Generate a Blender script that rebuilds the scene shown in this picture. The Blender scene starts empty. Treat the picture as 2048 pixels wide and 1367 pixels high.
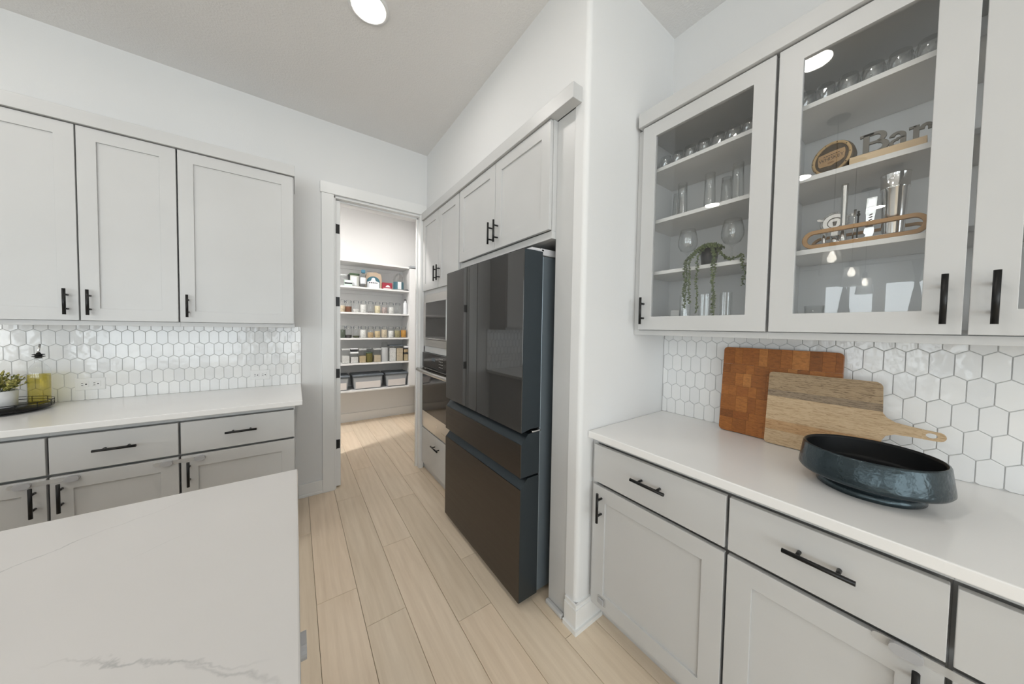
import bpy, bmesh, math, random
from mathutils import Vector, Matrix
random.seed(7)
S = bpy.context.scene
COL = S.collection
PI = math.pi

# ------------------------------------------------------------------ camera
CZ, PIT, YAW, ROL, FPX = 1.3778, -.0325, .6142, .0160, 606.5525
fw = Vector((math.sin(YAW)*math.cos(PIT), math.cos(YAW)*math.cos(PIT), math.sin(PIT)))
rt = Vector((math.cos(YAW), -math.sin(YAW), 0)); up = rt.cross(fw)
rt, up = rt*math.cos(ROL)+up*math.sin(ROL), up*math.cos(ROL)-rt*math.sin(ROL)
cd = bpy.data.cameras.new('camera'); cam = bpy.data.objects.new('camera', cd); COL.objects.link(cam)
cd.sensor_width = 36; cd.lens = FPX*36/2048; cd.clip_start = .02
cd.shift_x = (1024-1018.2)/2048; cd.shift_y = (674.5-683.5)/2048
cam.matrix_world = Matrix(((rt.x, up.x, -fw.x, 0), (rt.y, up.y, -fw.y, 0), (rt.z, up.z, -fw.z, CZ), (0, 0, 0, 1)))
S.camera = cam
# ------------------------------------------------------------------ world, exposure
wd = bpy.data.worlds.new('sky'); S.world = wd; wd.use_nodes = True
bg = wd.node_tree.nodes['Background']; bg.inputs[0].default_value = (.93, .965, 1, 1); bg.inputs[1].default_value = 7.0
S.view_settings.view_transform = 'Standard'; S.view_settings.look = 'None'
S.view_settings.gamma = 1; S.view_settings.use_curve_mapping = False
S.view_settings.exposure = -.25
S.cycles.adaptive_threshold = .03; S.cycles.max_bounces = 8; S.cycles.diffuse_bounces = 4; S.cycles.glossy_bounces = 4; S.cycles.transmission_bounces = 7; S.cycles.transparent_max_bounces = 16
S.cycles.caustics_reflective = False; S.cycles.caustics_refractive = False
CAN = 90        # emission of the recessed lamps' diffusers
BULB = 30

# ------------------------------------------------------------------ materials
M = {}
def mat(name, col=(.8, .8, .8), rough=.5, metal=0., spec=.5, **k):
    m = bpy.data.materials.new(name); m.use_nodes = True; M[name] = m
    b = m.node_tree.nodes['Principled BSDF']
    b.inputs['Base Color'].default_value = (*col, 1); b.inputs['Roughness'].default_value = rough
    b.inputs['Metallic'].default_value = metal; b.inputs['Specular IOR Level'].default_value = spec
    for n, v in k.items(): b.inputs[n.replace('_', ' ')].default_value = v
    return m
def nd(m, t, **k):
    n = m.node_tree.nodes.new(t)
    for a, v in k.items(): setattr(n, a, v)
    return n
def lk(m, a, b): m.node_tree.links.new(a, b)
def bsdf(m): return m.node_tree.nodes['Principled BSDF']
def coords(m, scale=(1, 1, 1), rnd=False):
    t = nd(m, 'ShaderNodeTexCoord'); mp = nd(m, 'ShaderNodeMapping'); lk(m, t.outputs['Object'], mp.inputs[0])
    mp.inputs['Scale'].default_value = scale
    if rnd:
        oi = nd(m, 'ShaderNodeObjectInfo'); cx = nd(m, 'ShaderNodeCombineXYZ')
        mu = nd(m, 'ShaderNodeMath', operation='MULTIPLY'); mu.inputs[1].default_value = 37; lk(m, oi.outputs['Random'], mu.inputs[0])
        for i in range(3): lk(m, mu.outputs[0], cx.inputs[i])
        lk(m, cx.outputs[0], mp.inputs['Location'])
    return mp.outputs[0]
def noise(m, vec, scale, detail=4, rough=.55, dist=0):
    n = nd(m, 'ShaderNodeTexNoise'); n.inputs['Scale'].default_value = scale; n.inputs['Detail'].default_value = detail
    n.inputs['Roughness'].default_value = rough; n.inputs['Distortion'].default_value = dist; lk(m, vec, n.inputs['Vector']); return n.outputs['Fac']
def ramp(m, fac, stops):
    r = nd(m, 'ShaderNodeValToRGB'); e = r.color_ramp.elements
    while len(e) < len(stops): e.new(.5)
    for x, (p, c) in zip(e, stops): x.position = p; x.color = (*c, 1) if len(c) == 3 else c
    lk(m, fac, r.inputs[0]); return r.outputs[0]
def bump(m, fac, strength, dist=.01):
    b = nd(m, 'ShaderNodeBump'); b.inputs['Strength'].default_value = strength; b.inputs['Distance'].default_value = dist
    lk(m, fac, b.inputs['Height']); lk(m, b.outputs[0], bsdf(m).inputs['Normal'])
def mixc(m, fac, a, b, mode='MIX'):
    x = nd(m, 'ShaderNodeMix', data_type='RGBA', blend_type=mode)
    for i, v in ((0, fac), (6, a), (7, b)):
        if isinstance(v, (int, float)): x.inputs[i].default_value = v
        elif isinstance(v, tuple): x.inputs[i].default_value = (*v, 1)
        else: lk(m, v, x.inputs[i])
    return x.outputs[2]
def base(m, sock): lk(m, sock, bsdf(m).inputs['Base Color'])

m = mat('wall_paint', (.76, .76, .755), .85); v = coords(m); bump(m, noise(m, v, 260, 3), .12, .004)
m = mat('ceiling_paint', (.82, .81, .80), .9); v = coords(m); bump(m, ramp(m, noise(m, v, 90, 4), [(.42, (0, 0, 0)), (.62, (1, 1, 1))]), .25, .004)
mat('trim_paint', (.82, .82, .81), .35)
m = mat('cabinet_paint', (.53, .527, .51), .38); v = coords(m); base(m, ramp(m, noise(m, v, 3, 2), [(.3, (.565, .565, .559)), (.7, (.59, .59, .584))]))
mat('cabinet_inside', (.76, .765, .765), .5)
mat('shelf_board', (.76, .75, .735), .45)
mat('pantry_shelf_paint', (.78, .78, .775), .5)
mat('dark_gap', (.03, .03, .032), .8)
# quartz with thin grey veins
def quartz(name, veins, col=(.86, .85, .835)):
    m = mat(name, col, .17, spec=.5); v = coords(m)
    sx = nd(m, 'ShaderNodeSeparateXYZ'); lk(m, v, sx.inputs[0])
    wob = noise(m, v, 9, 5, .62); brk = noise(m, v, 7, 2)
    tot = None
    def mth(op, a, b=None, cl=False):
        n = nd(m, 'ShaderNodeMath', operation=op, use_clamp=cl)
        for i, q in enumerate((a, b)):
            if q is None: continue
            if isinstance(q, (int, float)): n.inputs[i].default_value = q
            else: lk(m, q, n.inputs[i])
        return n.outputs[0]
    for (x, y, ang, length, wid, amp, st) in veins:
        ca, sa = math.cos(ang), math.sin(ang)
        dx = mth('SUBTRACT', sx.outputs[0], x); dy = mth('SUBTRACT', sx.outputs[1], y)
        al = mth('ADD', mth('MULTIPLY', dx, ca), mth('MULTIPLY', dy, sa)); ac = mth('SUBTRACT', mth('MULTIPLY', dy, ca), mth('MULTIPLY', dx, sa))
        ac = mth('ABSOLUTE', mth('ADD', ac, mth('MULTIPLY', mth('SUBTRACT', wob, .5), amp)))
        line = mth('SUBTRACT', 1, mth('DIVIDE', ac, wid), True)
        fade = mth('MULTIPLY', mth('SUBTRACT', length, mth('ABSOLUTE', al)), 8, True)
        f = mth('MULTIPLY', mth('MULTIPLY', line, fade), mth('MULTIPLY', mth('SUBTRACT', mth('MULTIPLY', brk, 3), .8, True), st))
        tot = f if tot is None else mth('MAXIMUM', tot, f)
    cl = ramp(m, noise(m, v, 2.2, 4), [(.35, tuple(c*.975 for c in col)), (.65, col)])
    base(m, mixc(m, tot, cl, (.36, .36, .36))); return m
quartz('quartz_island', col=(.64, .625, .61), veins=[(-.34, 1.05, .62, .34, .0022, .05, .65), (-.22, .925, .62, .09, .0015, .03, .4), (-.16, .60, -.62, .16, .0035, .09, .8), (-.08, .53, -.75, .12, .004, .07, .7), (-1.4, .7, .5, .5, .003, .1, .6), (-2.2, .4, .6, .5, .003, .1, .6)])
quartz('quartz_bar', [(1.3, .35, 1.9, .12, .002, .06, .35), (1.25, .0, 1.2, .16, .002, .05, .3), (1.5, -.25, 2.2, .2, .002, .05, .3)])
quartz('quartz_left', [(-.5, 2.5, .3, .25, .002, .06, .3), (-.9, 2.4, .2, .2, .002, .06, .3)])
# floor
def oak(name):
    m = mat(name, (.6, .47, .34), .42, spec=.35); oi = nd(m, 'ShaderNodeObjectInfo')
    v = coords(m, (14, .9, 1), True); v2 = coords(m, (5, .55, 1), True)
    g = noise(m, v, 5, 6, .6, .3); k = noise(m, v2, 2.2, 3, .5, 1.6)
    ring = nd(m, 'ShaderNodeTexWave', wave_type='BANDS', bands_direction='X'); ring.inputs['Scale'].default_value = 1.3
    ring.inputs['Distortion'].default_value = 7; ring.inputs['Detail'].default_value = 3; ring.inputs['Detail Scale'].default_value = 1.2; lk(m, v2, ring.inputs[0])
    c1 = ramp(m, g, [(.3, (.76, .63, .475)), (.7, (.89, .76, .60))])
    c2 = ramp(m, k, [(.35, (.79, .655, .50)), (.65, (.90, .77, .615))])
    c = mixc(m, .5, c1, c2); c = mixc(m, .10, c, ramp(m, ring.outputs['Fac'], [(.2, (.46, .35, .24)), (.6, (.76, .65, .52))]))
    t = ramp(m, oi.outputs['Random'], [(0, (.93, .92, .90)), (.5, (1, 1, 1)), (1, (1.03, 1.0, .98))])
    base(m, mixc(m, 1.0, c, t, 'MULTIPLY')); bump(m, g, .05, .002)
oak('oak_plank')
m = mat('oak_floor', (.57, .45, .325), .45, spec=.35)
v = coords(m); br = nd(m, 'ShaderNodeTexBrick'); mp = nd(m, 'ShaderNodeMapping'); mp.inputs['Rotation'].default_value = (0, 0, PI/2); lk(m, v, mp.inputs[0]); lk(m, mp.outputs[0], br.inputs[0])
br.inputs['Scale'].default_value = 1; br.inputs['Brick Width'].default_value = 1.2; br.inputs['Row Height'].default_value = .1794; br.inputs['Mortar Size'].default_value = .0012
br.inputs['Color1'].default_value = (.64, .52, .385, 1); br.inputs['Color2'].default_value = (.71, .59, .45, 1); br.inputs['Mortar'].default_value = (.2, .14, .09, 1); base(m, br.outputs[0])
mat('joint_dark', (.16, .115, .075), .8)
# tile
m = mat('tile_glaze', (.80, .80, .795), .07, spec=.55); v = coords(m, (1, 1, 1), True); bump(m, noise(m, v, 16, 2), .35, .006)
base(m, ramp(m, nd(m, 'ShaderNodeObjectInfo').outputs['Random'], [(0, (.82, .825, .825)), (1, (.87, .87, .86))]))
mat('grout', (.60, .60, .595), .9)
mat('white_plastic', (.82, .82, .81), .3); mat('slot_black', (.03, .03, .03), .5)
# metals
mat('black_metal', (.018, .018, .018), .33, .6); mat('chrome', (.78, .78, .78), .12, 1.)
def brushed(name, col, rough, sc):
    m = mat(name, col, rough, 1.); v = coords(m, sc); n = noise(m, v, 60, 3)
    mr = nd(m, 'ShaderNodeMapRange'); mr.inputs[3].default_value = rough-.07; mr.inputs[4].default_value = rough+.1; lk(m, n, mr.inputs[0]); lk(m, mr.outputs[0], bsdf(m).inputs['Roughness']); return m
brushed('stainless', (.56, .55, .53), .30, (1, .03, 1)); brushed('steel_tool', (.66, .66, .65), .2, (1, 1, .1))
brushed('black_steel', (.105, .093, .084), .36, (1, .03, 1))
mat('fridge_side', (.055, .068, .078), .32, .75); mat('fridge_body', (.22, .26, .29), .42, .6)  # bluish base colours imitate sky reflected on the side faces
mat('fridge_glass', (.030, .029, .028), .035, 0, .9); mat('fridge_hinge', (.62, .62, .64), .4); mat('rubber', (.02, .02, .02), .7)
mat('appliance_glass', (.016, .015, .014), .06, 0, .35); mat('silver_edge', (.6, .6, .6), .25, 1.)
# see-through materials
def thin_glass(name, tint=(1, 1, 1), ior=1.5, gl=1.0, rough=.0, haze=0.):
    m = bpy.data.materials.new(name); m.use_nodes = True; M[name] = m; nt = m.node_tree; nt.nodes.clear()
    o = nd(m, 'ShaderNodeOutputMaterial'); mx = nd(m, 'ShaderNodeMixShader'); tr = nd(m, 'ShaderNodeBsdfTransparent'); g = nd(m, 'ShaderNodeBsdfGlossy')
    lw = nd(m, 'ShaderNodeLayerWeight'); lw.inputs[0].default_value = .5; pw = nd(m, 'ShaderNodeMath', operation='POWER'); pw.inputs[1].default_value = 5; lk(m, lw.outputs['Facing'], pw.inputs[0])
    f0 = ((ior-1)/(ior+1))**2; fr = nd(m, 'ShaderNodeMath', operation='MULTIPLY_ADD'); fr.inputs[1].default_value = 1-f0; fr.inputs[2].default_value = f0; lk(m, pw.outputs[0], fr.inputs[0])
    tr.inputs[0].default_value = (*tint, 1); g.inputs['Roughness'].default_value = rough
    mu = nd(m, 'ShaderNodeMath', operation='MULTIPLY', use_clamp=True); mu.inputs[1].default_value = gl
    lk(m, fr.outputs[0], mu.inputs[0]); lk(m, mu.outputs[0], mx.inputs[0]); hz = nd(m, 'ShaderNodeMixShader'); df = nd(m, 'ShaderNodeBsdfTranslucent'); df.inputs[0].default_value = (.95, .96, .96, 1); hz.inputs[0].default_value = haze
    lk(m, tr.outputs[0], hz.inputs[1]); lk(m, df.outputs[0], hz.inputs[2])
    lk(m, hz.outputs[0], mx.inputs[1]); lk(m, g.outputs[0], mx.inputs[2]); lk(m, mx.outputs[0], o.inputs[0]); return m
thin_glass('pane_glass', (.985, .99, .99), 1.5, 1.15); thin_glass('window_glass', (.95, .97, .97), 1.45, .6)
thin_glass('glassware', (.985, .99, .99), 1.5, 2.0, .02, .0); thin_glass('jar_glass', (.97, .98, .98), 1.45, 1.4, .04, .18); thin_glass('clear_plastic', (.95, .96, .96), 1.45, 1.1, .12, .12)
thin_glass('jug_plastic', (.92, .92, .91), 1.4, .8, .25, .3)
thin_glass('crystal', (.985, .99, .99), 1.55, 3.0, .02, .13); thin_glass('pendant_glass', (.97, .975, .975), 1.5, 2.5, .05, .30)
m = thin_glass('oil', (.90, .83, .40), 1.35, .5, .02)
mat('frost', (.74, .76, .76), .35, Alpha=.55)
# wood
def wood(name, a, b, sc, axis_scale, det=5, dist=.4):
    m = mat(name, a, .5, spec=.3); v = coords(m, axis_scale, True); n = noise(m, v, sc, det, .62, dist); base(m, ramp(m, n, [(.3, a), (.7, b)])); bump(m, n, .08, .002); return m
def board(name, stops):
    m = mat(name, (.4, .2, .08), .42, spec=.35); v = coords(m, (1, 5, 16), True); n = noise(m, v, 11, 6, .62, .6)
    oi = nd(m, 'ShaderNodeObjectInfo'); c = ramp(m, oi.outputs['Random'], stops)
    base(m, mixc(m, .75, c, ramp(m, n, [(.3, (.55, .5, .45)), (.6, (1.15, 1.1, 1.05))]), 'MULTIPLY')); bump(m, n, .06, .002)
board('butcher_block', [(0, (.19, .065, .015)), (.3, (.34, .125, .027)), (.5, (.27, .092, .02)), (.75, (.37, .14, .032)), (1, (.43, .18, .048))])
def stave(name, a, b, c):
    m = mat(name, a, .55, spec=.25); v = coords(m, (1, 3.2, 30), True); n = noise(m, v, 9, 8, .72, 1.2); v2 = coords(m, (1, 2.2, 7), True); n2 = noise(m, v2, 8, 3)
    x = mixc(m, n2, a, b); base(m, mixc(m, ramp(m, n, [(.36, (1, 1, 1)), (.52, (0, 0, 0))]), x, c)); bump(m, n, .15, .002)
stave('stave_grey', (.44, .33, .21), (.36, .255, .15), (.15, .10, .06))
stave('stave_dark', (.26, .20, .14), (.36, .27, .18), (.10, .07, .05))
stave('stave_pale', (.60, .45, .29), (.54, .39, .235), (.36, .24, .13))
stave('stave_warm', (.50, .30, .15), (.56, .37, .20), (.30, .16, .07))
wood('handle_wood', (.30, .185, .09), (.40, .26, .135), 14, (1, .4, 4)); wood('pale_wood', (.62, .45, .27), (.72, .56, .37), 12, (1, .4, 4))
wood('tray_wood', (.36, .20, .085), (.47, .28, .13), 14, (1, .35, 4)); wood('bark', (.05, .038, .025), (.15, .11, .07), 60, (1, 1, 1)); wood('barrel_face', (.42, .26, .13), (.52, .34, .18), 14, (1, .6, 3)); wood('barrel_dark', (.24, .12, .05), (.34, .19, .085), 14, (1, .6, 3)); wood('barrel_rim', (.44, .29, .14), (.56, .39, .2), 40, (1, 1, 1))
mat('sign_metal', (.16, .15, .135), .5, .5); mat('ink', (.05, .03, .02), .7)
m = mat('bowl_glaze', (.012, .017, .020), .22, 0., spec=.65); bsdf(m).inputs['Specular Tint'].default_value = (.72, .92, 1, 1); v = coords(m); bump(m, noise(m, v, 60, 2), .22, .006)  # bluish specular tint stands in for cool daylight in the highlight
mat('bowl_inside', (.008, .009, .010), .45, spec=.2); mat('ceramic_white', (.74, .755, .77), .4); mat('soil', (.03, .02, .015), .9)
def leafm(name, a, b):
    m = mat(name, a, .5, spec=.3); gi = nd(m, 'ShaderNodeNewGeometry'); base(m, ramp(m, gi.outputs['Random Per Island'], [(0, a), (.6, b), (1, tuple(min(1, c*1.5) for c in b))]))
leafm('leaf_yellow', (.10, .13, .025), (.36, .33, .10)); leafm('leaf_succulent', (.065, .09, .035), (.125, .155, .065)); mat('blossom', (.72, .66, .30), .6); mat('stem_green', (.10, .12, .04), .6)
m = mat('strap_plastic', (.70, .685, .66), .3, Alpha=.45); mat('latch_plastic', (.47, .47, .48), .3, Alpha=.9)
mat('curtain', (.09, .09, .095), .9); mat('roof_white', (.8, .8, .8), .6)
def emis(name, col, st):
    m = bpy.data.materials.new(name); m.use_nodes = True; M[name] = m; b = bsdf(m)
    b.inputs['Base Color'].default_value = (*col, 1); b.inputs['Emission Color'].default_value = (*col, 1); b.inputs['Emission Strength'].default_value = st
emis('lamp_diffuser', (1, .955, .90), CAN); emis('pantry_fill_diffuser', (1, .955, .91), CAN*1.5); emis('pantry_fill_diffuser_bright', (1, .965, .93), CAN*11); emis('bulb', (1, .93, .82), BULB)
for n, c in dict(c_beige=(.60, .50, .36), c_brown=(.16, .055, .02), c_white=(.78, .77, .74), c_grey=(.25, .23, .22), c_cream=(.70, .62, .42), c_pink=(.42, .34, .32), c_black=(.025, .02, .02), c_green=(.07, .075, .035), c_tan=(.50, .36, .20), c_oat=(.58, .46, .28), c_mixed=(.32, .28, .15), c_orange=(.52, .26, .05), c_olive=(.14, .12, .03), c_herb=(.08, .10, .07)).items():
    m = mat(n, c, .85); v = coords(m); q = noise(m, v, 160, 2); base(m, ramp(m, q, [(.35, tuple(x*.6 for x in c)), (.65, tuple(min(1, x*1.2) for x in c))])); bump(m, q, .5, .004)
for n, c in dict(paper_tan=(.44, .34, .25), label_teal=(.035, .115, .15), label_white=(.74, .76, .78), label_black=(.02, .02, .025), box_red=(.30, .025, .045), tin_silver=(.45, .46, .42), lid_green=(.045, .08, .04), lid_black=(.02, .02, .022), cap_blue=(.05, .16, .24), lid_slate=(.115, .135, .155), bin_grey=(.36, .38, .40), bin_white=(.70, .66, .63), paper_white=(.78, .8, .82), mint=(.5, .62, .55)).items(): mat(n, c, .45)

# ------------------------------------------------------------------ mesh helpers
ORG = {}
class MB:
    def __init__(s, T=None): s.v = []; s.f = []; s.T = T; s.sm = []
    def add(s, vs, fs, smooth=False):
        o = len(s.v); s.v += [s.T(*p) if s.T else tuple(p) for p in vs]; s.f += [tuple(o+i for i in q) for q in fs]; s.sm += [smooth]*len(fs); return s
    def box(s, a0, a1, b0, b1, c0, c1):
        vs = [(x, y, z) for x in (a0, a1) for y in (b0, b1) for z in (c0, c1)]
        return s.add(vs, [(0, 1, 3, 2), (4, 6, 7, 5), (0, 4, 5, 1), (2, 3, 7, 6), (0, 2, 6, 4), (1, 5, 7, 3)])
    def prism(s, poly, c0, c1, F=lambda a, b, c: (a, b, c), smooth=False):     # polygon in (a,b), extruded along c
        n = len(poly); vs = [F(a, b, c0) for a, b in poly]+[F(a, b, c1) for a, b in poly]
        s.add(vs, [tuple(range(n))[::-1], tuple(range(n, 2*n))]); s.add(vs, [(i, (i+1) % n, n+(i+1) % n, n+i) for i in range(n)], smooth); return s
    def ring(s, u0, u1, v0, v1, w, n0, n1, wt=None):                           # picture-frame with mitred corners, (u,v,n)
        wt = wt or w; O = [(u0, v0), (u1, v0), (u1, v1), (u0, v1)]; I = [(u0+w, v0+wt), (u1-w, v0+wt), (u1-w, v1-wt), (u0+w, v1-wt)]
        vs = [(*p, n) for n in (n0, n1) for P in (O, I) for p in P]; fs = []
        for i in range(4):
            j = (i+1) % 4; fs += [(i, j, 4+j, 4+i), (8+i, 12+i, 12+j, 8+j), (i, 8+i, 8+j, j), (4+i, 4+j, 12+j, 12+i)]
        return s.add(vs, fs)
    def lathe(s, prof, c=(0, 0, 0), seg=24, ax='z', smooth=True, caps=True, wob=None):
        vs = []; fs = []; n = len(prof)
        for k in range(seg):
            a = 2*PI*k/seg
            for i, (r, h) in enumerate(prof):
                rr = r*(wob(k, i) if wob else 1); x, y = rr*math.cos(a), rr*math.sin(a)
                vs.append((c[0]+x, c[1]+y, c[2]+h) if ax == 'z' else ((c[0]+h, c[1]+x, c[2]+y) if ax == 'x' else (c[0]+x, c[1]+h, c[2]+y)))
        for k in range(seg):
            for i in range(n-1): fs.append((k*n+i, ((k+1) % seg)*n+i, ((k+1) % seg)*n+i+1, k*n+i+1))
        s.add(vs, fs, smooth); o = len(s.v)-len(vs)
        if caps:
            for i in (0, n-1):
                if prof[i][0] > 1e-6: s.f.append(tuple(o+k*n+i for k in range(seg))); s.sm.append(False)
        return s
    def tube(s, pts, r, seg=8, closed=False, rect=None):
        pts = [Vector(p) for p in pts]; n = len(pts); vs = []; fs = []; prev = None
        for i, p in enumerate(pts):
            a = pts[(i-1) % n] if (closed or i > 0) else p; b = pts[(i+1) % n] if (closed or i < n-1) else p
            t = (b-a).normalized()
            q = Vector((0, 0, 1)) if abs(t.z) < .9 else Vector((1, 0, 0))
            if prev is not None: q = prev
            e1 = (q-t*q.dot(t)).normalized(); e2 = t.cross(e1); prev = e1
            rr = r[i] if isinstance(r, (list, tuple)) else r
            for k in range(seg):
                an = 2*PI*k/seg; vs.append(tuple(p+e1*(rr*math.cos(an))+e2*(rr*math.sin(an))))
        for i in range(n if closed else n-1):
            for k in range(seg): fs.append((i*seg+k, i*seg+(k+1) % seg, ((i+1) % n)*seg+(k+1) % seg, ((i+1) % n)*seg+k))
        s.add(vs, fs, True); o = len(s.v)-len(vs)
        if not closed:
            s.f += [tuple(o+k for k in range(seg)), tuple(o+(n-1)*seg+k for k in range(seg))]; s.sm += [False, False]
        return s
    def mesh(s, name, m, org=(0, 0, 0)):
        me = bpy.data.meshes.new(name); me.from_pydata([(x-org[0], y-org[1], z-org[2]) for x, y, z in s.v], [], s.f)
        me.polygons.foreach_set('use_smooth', s.sm)
        b = bmesh.new(); b.from_mesh(me); bmesh.ops.recalc_face_normals(b, faces=b.faces); b.to_mesh(me); b.free(); me.materials.append(M[m]); return me
    def build(s, name, m, parent=None, org=None, bev=0, seg=2):
        o = org if org is not None else (ORG[parent.name] if parent else (0, 0, 0))
        ob = bpy.data.objects.new(name, s.mesh(name, m, o)); COL.objects.link(ob)
        if parent: ob.parent = parent
        else: ob.location = o
        ORG[ob.name] = o
        if bev:
            b = ob.modifiers.new('bevel', 'BEVEL'); b.width = bev; b.segments = seg; b.limit_method = 'ANGLE'; b.harden_normals = False
        return ob
def tag(o, label=None, cat=None, group=None, kind=None):
    for k, v in (('label', label), ('category', cat), ('group', group), ('kind', kind)):
        if v: o[k] = v
    return o
def thing(name, label, cat, loc, group=None, kind=None):
    o = bpy.data.objects.new(name, None); COL.objects.link(o); o.location = loc; o.empty_display_size = .05; ORG[o.name] = tuple(loc)
    return tag(o, label, cat, group, kind)
def dup(root, loc, label, parent=None):
    c = root.copy(); COL.objects.link(c); c.parent = parent
    if parent is None: c.location = loc; c['label'] = label
    for ch in root.children: dup(ch, None, None, c)
    return c
def bar_pull(mb, u, v, L, vert, n0=0., off=.032, r=.006):     # in (u,v,n)
    def P(a, n): return (u, v+a, n) if vert else (u+a, v, n)
    mb.tube([P(-L/2, n0+off), P(L/2, n0+off)], r, 10)
    for a in (-L/2+.03, L/2-.03): mb.tube([P(a, n0), P(a, n0+off)], .0048, 8)
    return mb
def FY(y): return lambda u, v, n: (u, y-n, v)       # fronts facing -Y, n outwards
def FX(x): return lambda u, v, n: (x-n, u, v)       # fronts facing -X

# ------------------------------------------------------------------ dimensions
YB, XN, YK, XW, ZC = 2.878, 1.038, .910, 1.738, 3.0

# ------------------------------------------------------------------ shell
def struct(name, mb, m, bev=0): return tag(mb.build(name, m, bev=bev), kind='structure')
fl = MB().box(-7.7, 1.80, -4.25, 4.86, -.10, -.012); fl.box(-7.7, -.4607, -4.25, 2.86, -.012, 0); fl.box(-.4607, 1.78, -4.25, -1.2, -.012, 0)
floor = struct('floor', fl, 'oak_floor')
sub = MB().box(-.4607, 1.78, -1.2, 4.84, -.0119, -.006).build('joint_bed', 'joint_dark', floor)
WPL = .1794; LPL = 1.2; joints = {0: 1.716, 1: 1.461, 2: 1.95, 3: 1.247, 4: 1.588, 5: .91, 6: 1.40, 7: 1.75, 8: 1.1, -1: 1.15, -2: 1.9, -3: 1.4}
full = None
for k in range(-3, 9):
    x0 = .0775+WPL*k; x1 = min(x0+WPL, 1.77); j = joints[k]
    while j > -1.2: j -= LPL
    y = j
    while y < 4.83:
        y0, y1 = max(y, -1.2), min(y+LPL, 4.83); y += LPL
        if y1-y0 < .02: continue
        whole = abs(y1-y0-LPL) < 1e-4 and abs(x1-x0-WPL) < 1e-4
        if whole and full: me = full
        else:
            hx, hy = (x1-x0)/2-.0008, (y1-y0)/2-.0008; e = .0012; b = MB()
            vs = [(sx*(hx-d), sy*(hy-d), z) for z, d in ((-.006, 0), (-.0012, 0), (0, e)) for sx, sy in ((-1, -1), (1, -1), (1, 1), (-1, 1))]
            b.add(vs, [(8, 9, 10, 11)]+[(r*4+i, r*4+(i+1) % 4, r*4+4+(i+1) % 4, r*4+4+i) for r in (0, 1) for i in range(4)])
            me = b.mesh('plank', 'oak_plank')
            if whole: full = me
        o = bpy.data.objects.new('plank', me); COL.objects.link(o); o.parent = floor; o.location = ((x0+x1)/2, (y0+y1)/2, 0)
struct('ceiling', MB().box(-7.7, 1.85, -4.25, 2.878, ZC, ZC+.08), 'ceiling_paint')
OX0, OX1, OZ = .262, .985, 2.425      # pantry opening
wl = MB().box(-7.7, OX0, YB, YB+.11, 0, ZC); wl.box(OX0, OX1, YB, YB+.11, OZ, ZC); wl.box(OX1, 1.85, YB, YB+.11, 0, ZC)
wall_left = struct('wall_left', wl, 'wall_paint')
wall_right = struct('wall_right', MB().box(XW, XW+.1, -4.2, YB, 0, ZC), 'wall_paint')
# stub wall with a bullnose corner between fridge niche and bar, and the wall over the niche
r = .022; pts = [(XW, YK), (XW, .979), (XN, .979)]+[(XN+r-r*math.cos(a), YK+r-r*math.sin(a)) for a in [i*PI/2/8 for i in range(9)]]
stub = struct('wall_niche', MB().prism(pts, 0, ZC, smooth=False), 'wall_paint')
MB().box(XN, XW, .979, YB, 2.40, ZC).build('niche_header', 'wall_paint', stub)
# rear and far walls with windows
def wall_with_holes(name, F, u0, u1, holes):
    b = MB(F); xs = u0
    for (a, c, z0, z1) in holes:
        b.box(xs, a, 0, ZC, -.12, 0); b.box(a, c, 0, z0, -.12, 0); b.box(a, c, z1, ZC, -.12, 0); xs = c
    b.box(xs, u1, 0, ZC, -.12, 0); return struct(name, b, 'wall_paint')
FR = lambda u, v, n: (u, -4.2+n, v); FW = lambda u, v, n: (-7.65+n, u, v)
rear = [(-6.4, -4.3, .5, 2.5), (-3.5, -.9, .08, 2.45), (-.5, 1.3, .5, 2.5)]
west = [(-3.2, -1.2, .5, 2.53), (-.12, .76, .5, 2.53), (.84, 1.68, .5, 2.53)]
wall_with_holes('wall_rear', FR, -7.7, 1.80, rear); wall_with_holes('wall_far', FW, -4.2, 2.878, west)
wn = 0
for F, hs in ((FR, rear), (FW, west)):
    for (a, c, z0, z1) in hs:
        wn += 1; fr = MB(F).ring(a, c, z0, z1, .05, -.10, -.02); mid = (a+c)/2
        fr.box(mid-.02, mid+.02, z0+.05, z1-.05, -.09, -.03); fr.box(a+.05, c-.05, (z0+z1)/2-.015, (z0+z1)/2+.015, -.085, -.035)
        wob = struct('window_%d' % wn, fr, 'trim_paint'); MB(F).box(a+.05, c-.05, z0+.05, z1-.05, -.062, -.058).build('pane', 'window_glass', wob)
        li = bpy.data.lights.new('daylight_portal', 'AREA'); li.shape = 'RECTANGLE'; li.size = c-a; li.size_y = z1-z0; li.cycles.is_portal = True
        lo = bpy.data.objects.new('daylight_portal', li); COL.objects.link(lo); lo.location = F((a+c)/2, (z0+z1)/2, -.13)
        nv = Vector(F(0, 0, 1))-Vector(F(0, 0, 0)); lo.rotation_euler = (-nv).to_track_quat('Z', 'Y').to_euler()
# pantry shell
pb = MB().box(-.55, 1.80, 4.80, 4.90, 0, 3.0); struct('wall_pantry', pb, 'wall_paint')
struct('wall_pantry_right', MB().box(1.55, 1.65, YB+.11, 4.80, 0, 3.0), 'wall_paint'); struct('wall_pantry_left', MB().box(-.65, -.55, YB+.11, 4.9, 0, 3.0), 'wall_paint')
struct('ceiling_pantry', MB().box(-.65, 1.65, YB+.11, 4.9, 3.0, 3.08), 'ceiling_paint')
struct('baseboard_pantry', MB().box(-.55, 1.55, 4.786, 4.80, 0, .125), 'trim_paint', .002)

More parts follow.
